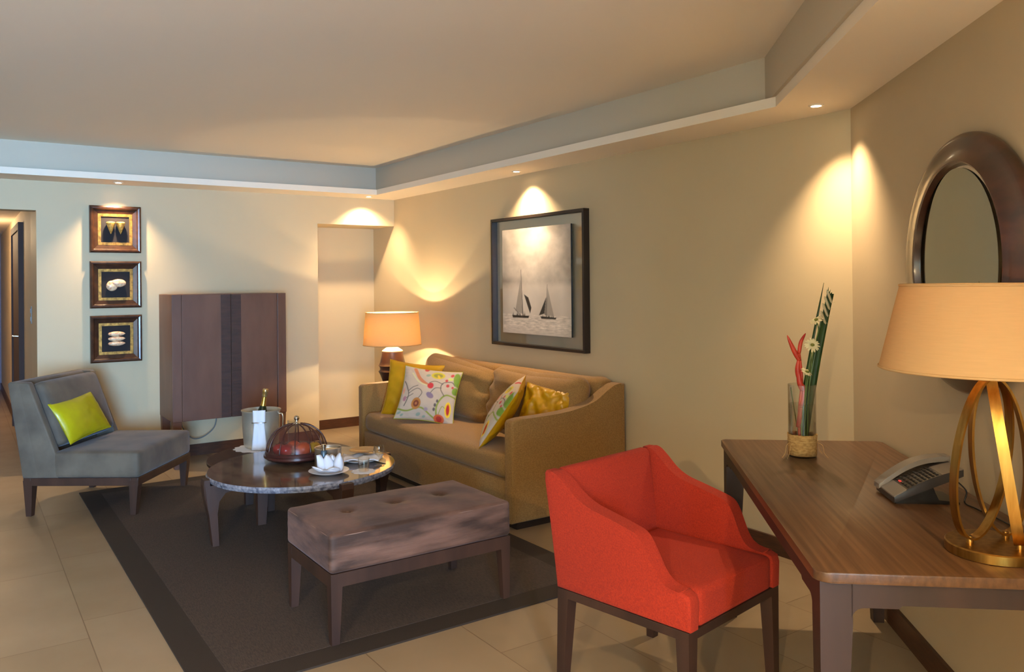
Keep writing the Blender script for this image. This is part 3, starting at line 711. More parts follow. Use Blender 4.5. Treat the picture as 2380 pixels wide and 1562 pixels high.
for x, y in BT:
    b = BM(); sphere(b, (x, y, 0.447), 0.011, 14, (1, 1, 0.5)); finish(b, 'tufting_button', M_bench, bn, 180)

# ------------------------------------------------------------------ coffee tables
MC = (2.685, -1.95); MR = 0.55; MZ = 0.40
mtb = thing('coffee_table', 'round coffee table with brown marble top and rough stone edge', 'coffee table', (MC[0], MC[1], RZ))
b = BM(); prof = []
n = 120; top = []; bot = []; mid = []
for k in range(n):
    a = 2*PI*k/n; w = 0.004*noise.noise(Vector((math.cos(a)*6, math.sin(a)*6, 0)))
    top.append(b.verts.new(((MR+w)*math.cos(a), (MR+w)*math.sin(a), MZ-RZ)))
    w2 = 0.006*noise.noise(Vector((math.cos(a)*14, math.sin(a)*14, 5)))
    mid.append(b.verts.new(((MR+0.005+w2)*math.cos(a), (MR+0.005+w2)*math.sin(a), MZ-RZ-0.014)))
    bot.append(b.verts.new(((MR-0.004+w2)*math.cos(a), (MR-0.004+w2)*math.sin(a), MZ-RZ-0.034)))
f1 = b.faces.new(top); f2 = b.faces.new(bot[::-1])
for k in range(n):
    j = (k+1) % n
    b.faces.new((mid[k], mid[j], top[j], top[k])); b.faces.new((bot[k], bot[j], mid[j], mid[k]))
mt_o = finish(b, 'marble_top', M_marble, mtb); mt_o.data.materials.append(M_marbedge)
for p in mt_o.data.polygons:
    if abs(p.normal.z) < 0.6: p.material_index = 1
for deg in (4, -90, 94, 184):
    a = R(deg); d = Vector((math.cos(a), math.sin(a), 0)); s = Vector((-d.y, d.x, 0))
    b = BM(); zt = MZ-RZ-0.006
    # bracket-shaped leg: block at the rim, curved knee, tapered shank
    prf = [(0.40, zt-0.034), (0.40, zt-0.075), (0.47, zt-0.085), (0.505, zt-0.13), (0.515, zt-0.2), (0.505, 0.0), (0.540, 0.0), (0.562, zt-0.2), (0.585, zt-0.1), (0.592, zt-0.03), (0.588, zt), (0.556, zt), (0.556, zt-0.034)]
    va = [b.verts.new(d*r_+s*0.036*(0.65+0.35*min(1, z_/0.3))+Vector((0, 0, z_))) for r_, z_ in prf]
    vb = [b.verts.new(d*r_-s*0.036*(0.65+0.35*min(1, z_/0.3))+Vector((0, 0, z_))) for r_, z_ in prf]
    b.faces.new(va[::-1]); b.faces.new(vb)
    for i in range(len(prf)): b.faces.new((va[i], va[(i+1) % len(prf)], vb[(i+1) % len(prf)], vb[i]))
    finish(b, 'leg', M_wood, mtb)
b = BM()
for deg in (4, 94):
    a = R(deg); d = Vector((math.cos(a), math.sin(a), 0)); s = Vector((-d.y, d.x, 0))
    v = [b.verts.new(d*x+s*y+Vector((0, 0, z))) for z in (MZ-RZ-0.08, MZ-RZ-0.036) for x, y in ((-0.4, -0.03), (0.4, -0.03), (0.4, 0.03), (-0.4, 0.03))]
    for q in ((3, 2, 1, 0), (4, 5, 6, 7), (0, 1, 5, 4), (1, 2, 6, 5), (2, 3, 7, 6), (3, 0, 4, 7)): b.faces.new([v[i] for i in q])
finish(b, 'crossbar', M_woodx, mtb)
WC = (2.075, -1.872); WZ = 0.345
wt = thing('nesting_table', 'lower round wooden table half tucked under the marble coffee table', 'coffee table', (WC[0], WC[1], RZ))
b = BM(); lathe(b, [(0.47, WZ-RZ-0.035), (0.482, WZ-RZ-0.02), (0.485, WZ-RZ-0.004), (0.480, WZ-RZ)], 80, cap=True); finish(b, 'tabletop', M_woodx, wt, 30)
for (x, y) in ((2.42, -2.12), (1.93, -2.05), (2.42, -1.60)):
    x -= WC[0]; y -= WC[1]
    b = BM(); frustum(b, (x*1.04, y*1.04), (0.036, 0.05), 0, (x, y), (0.062, 0.075), WZ-RZ-0.034); finish(b, 'leg', M_wood, wt)

# ---- things on the tables
bk = thing('ice_bucket', 'tall hammered silver champagne bucket on the lower wooden table', 'ice bucket', (1.72, -1.905, WZ))
b = BM(); lathe(b, [(0.0, 0.0), (0.095, 0.0), (0.112, 0.008), (0.12, 0.03), (0.128, 0.15), (0.13, 0.255), (0.137, 0.262), (0.137, 0.268), (0.126, 0.268), (0.122, 0.15), (0.112, 0.03), (0.0, 0.02)], 56, cap=False); finish(b, 'bucket_body', M_bucket, bk, 45)
for sgn in (1,):
    b = BM(); dd = RT*sgn
    tube(b, catmull([dd*0.126+Vector((0, 0, 0.235)), dd*0.150+Vector((0, 0, 0.235)), dd*0.156+Vector((0, 0, 0.19)), dd*0.150+Vector((0, 0, 0.14)), dd*0.124+Vector((0, 0, 0.13))], 6), 0.006, 8); finish(b, 'handle', M_steel, bk, 180)
nk = Vector((0.566, 0.824, 0)); vw = Vector((0.824, -0.566, 0))   # across / towards the room
b = BM()
def drape(w0, zt_, zb_, off, n=14):
    pass
for (z0, z1, wa, wb) in ((0.275, 0.19, 0.042, 0.040), (0.19, 0.0, 0.034, 0.052)):
    n1 = 8; vs = []
    for i in range(n1+1):
        t_ = i/n1; z = z0+(z1-z0)*t_; w = wa+(wb-wa)*t_
        row = []
        for k in range(9):
            u = k/8*2-1; ang = 0.20+u*w/0.135
            rad = 0.143+0.004*math.cos(u*PI*2.5)
            d_ = vw*math.cos(ang)+nk*math.sin(ang)
            row.append(b.verts.new(d_*rad+Vector((0, 0, z))))
        vs.append(row)
    for A, B2 in zip(vs, vs[1:]):
        for k in range(8): b.faces.new((A[k], A[k+1], B2[k+1], B2[k]))
npk = finish(b, 'napkin_panel', M_white, None, 180)
sm = npk.modifiers.new('thickness', 'SOLIDIFY'); sm.thickness = 0.004
npk.name = 'napkin'; npk.location = (1.72, -1.905, WZ+0.006); setp(npk, 'white cloth napkin tied with a ring down the front of the silver bucket', 'napkin')
b = BM(); tube(b, [Vector((1.72, -1.905, WZ+0.196))+vw*math.cos(a)*0.149+nk*math.sin(a)*0.149 for a in [0.20-0.33+0.66*k/10 for k in range(11)]], 0.003, 6)
rg = finish(b, 'napkin_tie', M_steel, None, 180); rg.parent = npk; rg.matrix_parent_inverse = Matrix.Translation(-Vector((1.72, -1.905, WZ+0.006)))
bo = thing('champagne_bottle', 'gold-foiled champagne bottle leaning in the silver bucket', 'bottle', (1.712, -1.93, WZ+0.03))
bo.rotation_euler = Vector((nk.x*0.16, nk.y*0.16, 1)).to_track_quat('Z', 'Y').to_euler()
b = BM(); lathe(b, [(0.0, 0.0), (0.043, 0.0), (0.045, 0.01), (0.045, 0.17), (0.036, 0.22), (0.020, 0.27), (0.0, 0.27)], 32, cap=False); finish(b, 'bottle_body', mat('green_bottle_glass', rgb(24, 40, 22), 0.08), bo, 60)
b = BM(); lathe(b, [(0.0205, 0.268), (0.016, 0.30), (0.0145, 0.335), (0.0, 0.335)], 24, cap=False); finish(b, 'bottle_neck', mat('gold_foil', rgb(196, 158, 74), 0.3, metal=0.9, bump=0.5, bscale=120), bo, 60)
b = BM(); lathe(b, [(0.0165, 0.333), (0.018, 0.345), (0.018, 0.36), (0.0205, 0.366), (0.0205, 0.384), (0.016, 0.392), (0.0, 0.394)], 24, cap=True); finish(b, 'foil_cap', mat('gold_white_foil', rgb(214, 196, 150), 0.25, metal=0.8, col2=rgb(190, 150, 60), vscale=30), bo, 50)
def doily(name, label, c, r, z, sc_n=14, rz=0):
    b = BM(); vs = []
    for k in range(sc_n*8):
        a = 2*PI*k/(sc_n*8); rr = r*(1+0.05*math.cos(sc_n*a)); vs.append((rr*math.cos(a), rr*math.sin(a)))
    prism(b, vs, 'z', 0, 0.0015); o = finish(b, name, M_white, None); o.location = (c[0], c[1], z); setp(o, label, 'doily'); return o
doily('paper_doily', 'white paper doily under the silver bucket on the lower table', (1.735, -1.94), 0.155, WZ)

dm = thing('fruit_dome', 'dark ribbed food dome with a round silver knob over fruit', 'food cover', (2.535, -1.935, MZ))
b = BM(); lathe(b, [(0.0, 0.0), (0.11, 0.0), (0.13, 0.012), (0.185, 0.022), (0.2, 0.034), (0.2, 0.048), (0.186, 0.05), (0.17, 0.04), (0.0, 0.036)], 64, cap=False); finish(b, 'tray', M_rib, dm, 40)
dome = [(0.183*math.cos(R(a))**0.85 if a < 89.5 else 0.0, 0.056+0.172*math.sin(R(a))) for a in (0, 8, 16, 26, 36, 46, 56, 66, 76, 84, 90)]
b = BM(); lathe(b, dome, 60, cap=False); finish(b, 'dome_cover', M_dome, dm, 180)
b = BM(); lathe(b, [(0.176, 0.046), (0.19, 0.046), (0.192, 0.066), (0.180, 0.07)], 60, cap=False); finish(b, 'dome_rim', M_rib, dm, 60)
for k in range(12):
    a = 2*PI*k/12+0.12; b = BM(); tube(b, [(r_*1.01*math.cos(a), r_*1.01*math.sin(a), z_) for r_, z_ in dome[:-1]]+[(0, 0, 0.229)], 0.0042, 6); finish(b, 'rib', M_rib, dm, 180)
b = BM(); lathe(b, [(0.03, 0.228), (0.016, 0.234), (0.010, 0.242), (0.011, 0.25)], 24); sphere(b, (0, 0, 0.263), 0.017, 24); finish(b, 'knob', M_steel, dm, 60)
def fruit(name, label, dx, dy, dz, r, mt, sc=(1, 1, 1), cat='fruit', stem=True):
    t = thing(name, label, cat, (2.535+dx, -1.935+dy, MZ+0.037+dz), group='fruit under the food dome')
    b = BM(); lathe(b, [(0.0, r*0.08), (r*0.25, 0.0), (r*0.7, r*0.22), (r*0.98, r*0.8), (r, r*1.1), (r*0.85, r*1.55), (r*0.45, r*1.85), (r*0.12, r*1.8), (0.0, r*1.7)], 24, cap=False, sx=sc[0], sy=sc[1]); finish(b, 'flesh', mt, t, 180)
    if stem: b = BM(); tube(b, [(0, 0, r*1.7), (0.003, 0, r*2.1)], 0.0018, 6); finish(b, 'stem', M_wood, t)
M_ared = mat('red_apple', rgb(190, 26, 34), 0.25, col2=rgb(150, 20, 20), vscale=30); M_oran = mat('orange_peel', rgb(226, 88, 26), 0.4, bump=0.3, bscale=220); M_ban = mat('yellow_pear', rgb(222, 176, 20), 0.35)
fruit('apple', 'shiny red apple at the left front under the dome', 0.045, -0.085, 0, 0.042, M_ared)
fruit('apple', 'small dark red apple at the far left under the dome', -0.05, -0.10, 0, 0.036, M_ared)
fruit('orange', 'bright orange fruit at the middle of the dome', 0.10, 0.005, 0, 0.047, M_oran, stem=False)
fruit('pear', 'yellow pear at the right side under the dome', 0.06, 0.092, 0, 0.04, M_ban, (0.95, 0.95, 1))
fruit('orange', 'second orange behind the red apples under the dome', -0.03, -0.01, 0.0, 0.042, M_oran, stem=False)

# plate with folded napkin
PC = (2.998, -1.91)
b = BM(); lathe(b, [(0.0, 0.0), (0.06, 0.0), (0.07, 0.004), (0.112, 0.018), (0.116, 0.021), (0.112, 0.022), (0.07, 0.009), (0.0, 0.006)], 56, cap=False)
o = finish(b, 'side_plate', M_china, None, 60); o.location = (PC[0], PC[1], MZ); setp(o, 'small white plate holding the folded napkin at the marble edge', 'plate')
nf = BM()
def petal(c, ang, w, h, tilt, curl=0.012, base=0.0):
    """pointed napkin petal rising from the plate: ang = direction it faces in the across/room frame"""
    d = vw*math.cos(ang)+nk*math.sin(ang); s = Vector((-d.y, d.x, 0)); vs = []
    N1 = 8
    for i in range(N1+1):
        t_ = i/N1; hw = w/2*(math.sin(PI*min(1, 0.28+0.72*t_))**0.8 if t_ < 1 else 0.02)
        row = []
        for k in range(7):
            u = k/6*2-1
            p = Vector(c)+s*hw*u+Vector((0, 0, base+h*t_*math.cos(tilt)))+d*(h*t_*math.sin(tilt)-curl*u*u*1.6)
            row.append(nf.verts.new(p))
        vs.append(row)
    for A, B2 in zip(vs, vs[1:]):
        for k in range(6): nf.faces.new((A[k], A[k+1], B2[k+1], B2[k]))
cc = Vector((0, 0, 0.013))
petal(cc+nk*-0.062, -0.7, 0.06, 0.095, 0.12, 0.02); petal(cc+nk*-0.012, -0.1, 0.085, 0.098, 0.15, 0.02); petal(cc+nk*0.018-vw*0.015, 0.2, 0.08, 0.09, 0.0, 0.02)
petal(cc+nk*0.066, 0.5, 0.065, 0.105, 0.1, 0.02); petal(cc+vw*0.03+nk*0.035, 0.35, 0.08, 0.06, 0.9, 0.01); petal(cc+vw*0.02-nk*0.05, -0.6, 0.08, 0.07, 0.95, 0.01)
petal(cc-vw*0.03, 0.0, 0.09, 0.085, -0.1, 0.02); petal(cc+vw*0.03, -0.1, 0.1, 0.055, 1.15, 0.01)
o = finish(nf, 'folded_napkin', M_white, None, 60); o.modifiers.new('thickness', 'SOLIDIFY').thickness = 0.003
o.location = (PC[0], PC[1], MZ); setp(o, 'white napkin folded into a pointed crown on the small plate', 'napkin')

cn_ = thing('metal_canister', 'round brushed steel canister with a lid behind the folded napkin', 'canister', (2.812, -1.84, MZ))
b = BM(); lathe(b, [(0.0, 0.0), (0.075, 0.0), (0.079, 0.004), (0.079, 0.108), (0.082, 0.112), (0.079, 0.116), (0.074, 0.112), (0.074, 0.02), (0.0, 0.02)], 48, cap=False); finish(b, 'body', mat('brushed_steel_warm', rgb(200, 184, 164), 0.32, metal=0.8), cn_, 40)
b = BM(); lathe(b, [(0.0, 0.108), (0.05, 0.106), (0.073, 0.100), (0.0, 0.098)], 48, cap=False); finish(b, 'lid', M_steel, cn_, 40)
mb = thing('mini_bottle', 'small steel-blue bottle with a silver cap in front of the canister', 'bottle', (2.897, -1.90, MZ+0.016))
b = BM(); lathe(b, [(0.0, 0.0), (0.017, 0.0), (0.018, 0.004), (0.018, 0.092), (0.012, 0.1), (0.0, 0.1)], 24, cap=False); finish(b, 'body', mat('steel_blue_label', rgb(84, 108, 128), 0.3, metal=0.5), mb, 40)
b = BM(); lathe(b, [(0.0115, 0.1), (0.0115, 0.118), (0.014, 0.12), (0.014, 0.135), (0.0, 0.137)], 24, cap=False); finish(b, 'cap', M_steel, mb, 40)

# serving plate with draped napkin and amber dish
SP = (2.772, -1.60)
b = BM(); lathe(b, [(0.0, 0.0), (0.08, 0.0), (0.09, 0.005), (0.127, 0.018), (0.130, 0.021), (0.126, 0.022), (0.09, 0.010), (0.0, 0.008)], 56, cap=False)
o = finish(b, 'dinner_plate', M_china, None, 60); o.location = (SP[0]+0.03, SP[1]-0.02, MZ); setp(o, 'large white plate under the draped napkin beside the canister', 'plate')
b = BM(); g = []
for i in range(17):
    row = []
    for k in range(17):
        u, v = i/8-1, k/8-1; x = u*0.125; y = v*0.09; z = 0.024+0.006*math.sin(u*7)*math.cos(v*3)+0.004*noise.noise(Vector((u*3, v*3, 0)))
        row.append(b.verts.new(nk*x+vw*(y+0.02)+Vector((0, 0, z))))
    g.append(row)
for i in range(16):
    for k in range(16): b.faces.new((g[i][k], g[i+1][k], g[i+1][k+1], g[i][k+1]))
o = finish(b, 'draped_napkin', M_white, None, 180); o.modifiers.new('thickness', 'SOLIDIFY').thickness = 0.005
o.location = (SP[0]+0.03, SP[1]-0.02, MZ); setp(o, 'white napkin spread over the large plate under the brown dish', 'napkin')
b = BM(); lathe(b, [(0.0, 0.0), (0.05, 0.0), (0.092, 0.010), (0.095, 0.013), (0.05, 0.006), (0.0, 0.005)], 48, cap=False)
o = finish(b, 'serving_dish', mat('amber_brown_dish', rgb(132, 98, 60), 0.2), None, 60); o.location = (SP[0]-0.035, SP[1]+0.03, MZ+0.042); setp(o, 'round amber brown dish lying on the spread white napkin', 'dish')
# tumbler on doily
doily('paper_doily', 'white paper doily under the short tumbler near the marble rim', (3.07, -1.725), 0.068, MZ, 10)
def glass(name, label, prof, c, z, cat='glass'):
    b = BM(); lathe(b, prof, 40, cap=False); o = finish(b, name, M_thin, None, 50); o.location = (c[0], c[1], z); return setp(o, label, cat)
glass('tumbler', 'short clear water tumbler standing on the paper doily', [(0.0, 0.0), (0.028, 0.0), (0.030, 0.004), (0.034, 0.075), (0.0325, 0.075), (0.028, 0.012), (0.0, 0.012)], (3.068, -1.722), MZ+0.002)
def goblet(label, c, h=0.15):
    b = BM(); lathe(b, [(0.0, 0.0), (0.032, 0.001), (0.03, 0.004), (0.006, 0.008), (0.004, 0.02), (0.004, h*0.42), (0.012, h*0.48), (0.032, h*0.62), (0.035, h*0.8), (0.030, h), (0.0288, h), (0.0335, h*0.8), (0.03, h*0.62), (0.0, h*0.5)], 36, cap=False)
    o = finish(b, 'wine_glass', M_thin, None, 50); o.location = (c[0], c[1], MZ); return setp(o, label, 'glass')
goblet('stemmed clear glass behind the tumbler at the right of the table', (2.985, -1.585), 0.12)
b = BM(); lathe(b, [(0.0, 0.0), (0.026, 0.0), (0.03, 0.22), (0.0288, 0.22), (0.0245, 0.008), (0.0, 0.008)], 32, cap=False)
o = finish(b, 'champagne_flute', M_thin, None, 50); o.location = (2.03, -1.79, WZ); setp(o, 'tall clear glass standing behind the food dome', 'glass')
# cutlery: fork, knife on the napkin, spoon glints near goblet
def cutlery(kind, label, c, z, ang, ln=0.19):
    b = BM(); d = Vector((math.cos(ang), math.sin(ang), 0)); s = Vector((-d.y, d.x, 0))
    def P(x, y, zz): return b.verts.new(d*x+s*y+Vector((0, 0, zz)))
    out = {'knife': [(-0.09, 0.006), (-0.02, 0.0045), (0.0, 0.007), (0.07, 0.008), (0.095, 0.002)], 'fork': [(-0.09, 0.006), (-0.01, 0.003), (0.035, 0.004), (0.05, 0.011), (0.095, 0.010)], 'spoon': [(-0.09, 0.006), (-0.01, 0.003), (0.035, 0.004), (0.06, 0.016), (0.085, 0.014), (0.097, 0.004)]}[kind]
    A = [(P(x, w, 0.003), P(x, -w, 0.003), P(x, w, 0), P(x, -w, 0)) for x, w in out]
    for p, q in zip(A, A[1:]):
        b.faces.new((p[0], q[0], q[1], p[1])); b.faces.new((p[2], p[3], q[3], q[2])); b.faces.new((p[0], p[2], q[2], q[0])); b.faces.new((p[1], q[1], q[3], p[3]))
    b.faces.new((A[0][0], A[0][1], A[0][3], A[0][2])); b.faces.new((A[-1][0], A[-1][2], A[-1][3], A[-1][1]))
    o = finish(b, kind, M_steel, None); o.location = (c[0], c[1], z); setp(o, label, 'cutlery')
cutlery('knife', 'steel table knife lying across the edge of the large plate', (2.60, -1.60), MZ+0.001, 1.4)
cutlery('spoon', 'steel spoon lying beside the stemmed glass', (2.86, -1.62), MZ+0.001, 2.3)
# floral card at the right rim
def card_col(u, v):
    C = np.tile(sl(226, 200, 150), (len(u), 1)); d = np.abs(v-0.55-0.15*np.sin(u*6)); C = blend(C, ss(d-0.012, 0.02), sl(110, 104, 70))
    for x, y in ((0.2, 0.3), (0.5, 0.75), (0.8, 0.35), (0.35, 0.85)): C = blend(C, ss(np.hypot(u-x, v-y)-0.04, 0.03), sl(120, 110, 84))
    return C
n = 24; me = bpy.data.meshes.new('menu_card'); vv = []
cps = [Vector(q) for q in ((2.60, -1.475, 0), (2.86, -1.482, 0), (2.97, -1.535, 0), (2.80, -1.585, 0))]
for i in range(n):
    for j in range(n):
        u, v = i/(n-1), j/(n-1); p = (cps[0]*(1-u)+cps[1]*u)*(1-v)+(cps[3]*(1-u)+cps[2]*u)*v; vv.append((p.x-2.8, p.y+1.52, 0.0035+0.002*math.sin(u*4)))
me.from_pydata(vv, [], [(i*n+j, (i+1)*n+j, (i+1)*n+j+1, i*n+j+1) for i in range(n-1) for j in range(n-1)])
C = card_col(np.repeat(np.linspace(0, 1, n), n), np.tile(np.linspace(0, 1, n), n)); ca = me.color_attributes.new('pattern', 'FLOAT_COLOR', 'POINT'); ca.data.foreach_set('color', np.c_[C, np.ones(len(C))].astype(np.float32).ravel())
me.materials.append(M_floral); o = bpy.data.objects.new('menu_card', me); COL.objects.link(o); o.modifiers.new('thickness', 'SOLIDIFY').thickness = 0.003; o.location = (2.8, -1.52, MZ); setp(o, 'cream patterned card lying at the right rim of the marble table', 'card')
# ------------------------------------------------------------------ sailboat picture
pc = thing('sailboat_picture', 'large black-and-white sailboat photograph floating in a dark square frame above the sofa', 'picture', (2.489, 0, 1.505))
hw, hh, dp, fw = 0.599, 0.512, 0.055, 0.022
b = BM()
for q in ((-hw, -hh, hw, -hh+fw), (-hw, hh-fw, hw, hh), (-hw, -hh+fw, -hw+fw, hh-fw), (hw-fw, -hh+fw, hw, hh-fw)): box(b, q[0], -dp, q[1], q[2], -0.002, q[3], 0.0015)
finish(b, 'frame', M_pframe, pc)
b = BM(); box(b, -hw+fw, -0.018, -hh+fw, hw-fw, -0.015, hh-fw); finish(b, 'glass_pane', M_pane, pc)
def photo(u, v):
    n = len(u); C = np.zeros((n, 3)); fb = np.zeros(n); lum = np.zeros(n)
    for i in range(n):
        fb[i] = noise.fractal(Vector((u[i]*3.0, v[i]*4.0, 1.3)), 1.0, 2.0, 6)
        lum[i] = noise.fractal(Vector((u[i]*14, v[i]*70, 4.0)), 1.0, 2.0, 4)
    base = 0.70+0.22*fb
    glow = np.exp(-((u-0.5)/0.26)**2-((v-0.72)/0.30)**2); base = base+0.26*glow
    base -= 0.20*np.exp(-((v-0.50)/0.055)**2)*(0.5+0.7*np.abs(u-0.45))
    k_ = np.clip((0.50-v)/0.08, 0, 1); base = base*(1-k_)+(0.74+0.05*fb+0.06*np.exp(-((u-0.4)/0.3)**2))*k_
    base = np.where(v < 0.185, 0.78+0.16*lum-0.12*np.clip((0.07-v)/0.07, 0, 1)*(0.5+lum), base)
    vig = np.clip(np.minimum(np.minimum(u, 1-u), 1-v)/0.12, 0, 1)*0.10-0.10; base = base+vig
    base = np.clip(base, 0.02, 0.97)
    def tri(pts, val, a=1.0):
        nonlocal base
        P = np.array(pts); inside = np.ones(n); sgn = None; d = np.full(n, 9.0)
        area_ = sum(P[k][0]*P[(k+1) % len(P)][1]-P[(k+1) % len(P)][0]*P[k][1] for k in range(len(P)))
        for k in range(len(P)):
            p, q = P[k], P[(k+1) % len(P)]; e = q-p; nn = np.array([-e[1], e[0]])/(np.hypot(*e)+1e-9)*(1 if area_ > 0 else -1)
            d = np.minimum(d, (u-p[0])*nn[0]+(v-p[1])*nn[1])
        m_ = np.clip(d/0.004+0.5, 0, 1)*a; base = base*(1-m_)+val*m_
    tri([(0.15, 0.175), (0.16, 0.15), (0.40, 0.152), (0.41, 0.172)], 0.10)
    tri([(0.288, 0.61), (0.292, 0.61), (0.322, 0.16), (0.31, 0.16)], 0.22)
    tri([(0.285, 0.52), (0.308, 0.19), (0.20, 0.215)], 0.50, 0.75); tri([(0.335, 0.375), (0.40, 0.345), (0.445, 0.25), (0.425, 0.195)], 0.16)
    tri([(0.175, 0.24), (0.178, 0.25), (0.30, 0.165), (0.30, 0.16)], 0.4)
    for x in (0.165, 0.225, 0.235, 0.255, 0.275, 0.33, 0.345): tri([(x-0.006, 0.17), (x+0.006, 0.17), (x+0.003, 0.205)], 0.12)
    tri([(0.575, 0.175), (0.59, 0.152), (0.79, 0.152), (0.80, 0.168)], 0.14)
    tri([(0.674, 0.47), (0.678, 0.47), (0.668, 0.17), (0.66, 0.17)], 0.22)
    tri([(0.66, 0.35), (0.555, 0.182), (0.63, 0.20)], 0.16); tri([(0.665, 0.36), (0.63, 0.20), (0.65, 0.18), (0.668, 0.2)], 0.42); tri([(0.68, 0.44), (0.765, 0.185), (0.668, 0.18)], 0.48, 0.7)
    for x in (0.61, 0.69, 0.70, 0.74, 0.76): tri([(x-0.006, 0.165), (x+0.006, 0.165), (x, 0.19)], 0.13)
    base = base[:, None]
    return np.clip(np.array([[1.0, 0.94, 0.87]])*base, 0, 1)**1.8
pw, ph = 0.442, 0.411; px0, pz0 = -0.005, 0.003
b = BM(); box(b, px0-pw, -0.041, pz0-ph, px0+pw, -0.026, pz0+ph); bd = finish(b, 'print_board', M_black, pc)
NX, NZ = 190, 200; U, V = np.meshgrid(np.linspace(0, 1, NX), np.linspace(0, 1, NZ), indexing='ij'); U = U.ravel(); V = V.ravel()
me = bpy.data.meshes.new('photo_print'); me.from_pydata([(px0-pw+2*pw*u, -0.0415, pz0-ph+2*ph*v) for u, v in zip(U, V)], [], [(i*NZ+j, (i+1)*NZ+j, (i+1)*NZ+j+1, i*NZ+j+1) for i in range(NX-1) for j in range(NZ-1)])
Cc = photo(U, V); ca = me.color_attributes.new('pattern', 'FLOAT_COLOR', 'POINT'); ca.data.foreach_set('color', np.c_[Cc, np.ones(len(Cc))].astype(np.float32).ravel()); me.materials.append(M_print)
o = bpy.data.objects.new('photo_print', me); COL.objects.link(o); o.parent = bd

# ------------------------------------------------------------------ oval mirror on the right wall
p = CP(1.32, 0); mr = thing('oval_mirror', 'oval wall mirror in a wide polished dark wood frame above the desk', 'mirror', (p.x, p.y, 1.549), (0, 0, PHI))
def ering(prof, name, mt, parent, seg=96, ox=None):
    ox = ox or [0]*len(prof)
    b = BM(); rings = []
    for (rx, rz, d), o_ in zip(prof, ox):
        if rx < 1e-4: rings.append([b.verts.new((o_, -d, 0))])
        else: rings.append([b.verts.new((o_+rx*math.cos(2*PI*k/seg), -d, rz*math.sin(2*PI*k/seg))) for k in range(seg)])
    for A, B2 in zip(rings, rings[1:]):
        for k in range(seg):
            j = (k+1) % seg
            if len(B2) == 1: b.faces.new((A[k], A[j], B2[0]))
            else: b.faces.new((A[k], A[j], B2[j], B2[k]))
    return finish(b, name, mt, parent, 40)
M_mfr = mat('mirror_frame_wood', rgb(74, 42, 26), 0.3, col2=rgb(50, 28, 18), vscale=7, vstretch=(1, 1, 3), coat=0.5)
FP = [(0.495, 0.430, 0.001), (0.503, 0.438, 0.012), (0.502, 0.437, 0.024), (0.492, 0.430, 0.034), (0.475, 0.418, 0.038), (0.45, 0.402, 0.040), (0.42, 0.384, 0.044), (0.39, 0.366, 0.050), (0.365, 0.350, 0.058), (0.352, 0.342, 0.064), (0.343, 0.336, 0.062), (0.341, 0.334, 0.050), (0.341, 0.334, 0.040)]
ering(FP, 'frame', M_mfr, mr, ox=[-0.014+0.030*k/12 for k in range(13)])
gm = ering([(0.322, 0.318, 0.053), (0.0, 0.0, 0.053)], 'mirror_glass', M_mirror, mr, ox=[0.016, 0.016]); gm.rotation_euler = (0, 0, R(-1.8))
ering([(0.341, 0.334, 0.046), (0.322, 0.318, 0.052)], 'bevelled_edge', M_mirbev, mr, ox=[0.016, 0.016])

# ------------------------------------------------------------------ desk
DZ = 0.78
p = CP(0, 0); dk = thing('writing_desk', 'dark stained oak writing desk against the angled right wall', 'desk', (p.x, p.y, 0), (0, 0, PHI))
S0, S1, T0, T1 = 0.457, 2.14, 0.018, 0.712
b = BM(); pts = []
for cx, cy, a0 in ((S1-0.035, -T0-0.02, 0), (S0+0.02, -T0-0.02, 90), (S0+0.02, -T1+0.02, 180), (S1-0.035, -T1+0.035, 270)):
    rr = 0.035 if cx > 1 and a0 == 270 else 0.02
    for k in range(6): a = R(a0+90*k/5); pts.append((cx+rr*math.cos(a)+(0.015 if (a0 == 0) else 0), cy+rr*math.sin(a)))
prism(b, pts, 'z', DZ-0.026, DZ, 0.004, 2); finish(b, 'desktop', M_desk, dk, 40)
ZA = DZ-0.026
def apron(axis, a0, a1, c0, c1):
    """rail with rounded brackets at its ends; a: extent, c: thickness range"""
    lo, hi = ZA-0.062, ZA; r = 0.03
    pr = [(a0, hi), (a0, lo-r)]
    pr += [(a0+r-r*math.cos(R(90*k/6)), lo-r+r*math.sin(R(90*k/6))) for k in range(1, 7)]
    pr += [(a0+0.11, lo), (a0+0.12, lo+0.008)] + [(a1-0.12, lo+0.008), (a1-0.11, lo)]
    pr += [(a1-r+r*math.sin(R(90*k/6)), lo-r+r*math.cos(R(90*k/6))) for k in range(0, 6)]
    pr += [(a1, lo-r), (a1, hi)]
    b = BM(); prism(b, pr, 'y' if axis == 'x' else 'x', c0, c1); finish(b, 'apron', M_dkleg, dk)
e = 0.012
apron('x', S0+e+0.075, S1-e-0.075, -T1+e, -T1+e+0.03); apron('x', S0+e+0.075, S1-e-0.075, -T0-e-0.03, -T0-e)
apron('y', -T1+e+0.075, -T0-e-0.075, S1-e-0.03, S1-e); apron('y', -T1+e+0.075, -T0-e-0.075, S0+e, S0+e+0.03)
for x0, sx in ((S0+e, 1), (S1-e, -1)):
    for y0, sy in ((-T1+e, 1), (-T0-e, -1)):
        b = BM(); w = 0.078; frustum(b, (x0+sx*0.022, y0+sy*0.022), (0.044, 0.044), 0.0, (x0+sx*w/2, y0+sy*w/2), (w, w), ZA-0.10)
        box(b, min(x0, x0+sx*w), min(y0, y0+sy*w), ZA-0.10, max(x0, x0+sx*w), max(y0, y0+sy*w), ZA); finish(b, 'leg', M_dkleg, dk)

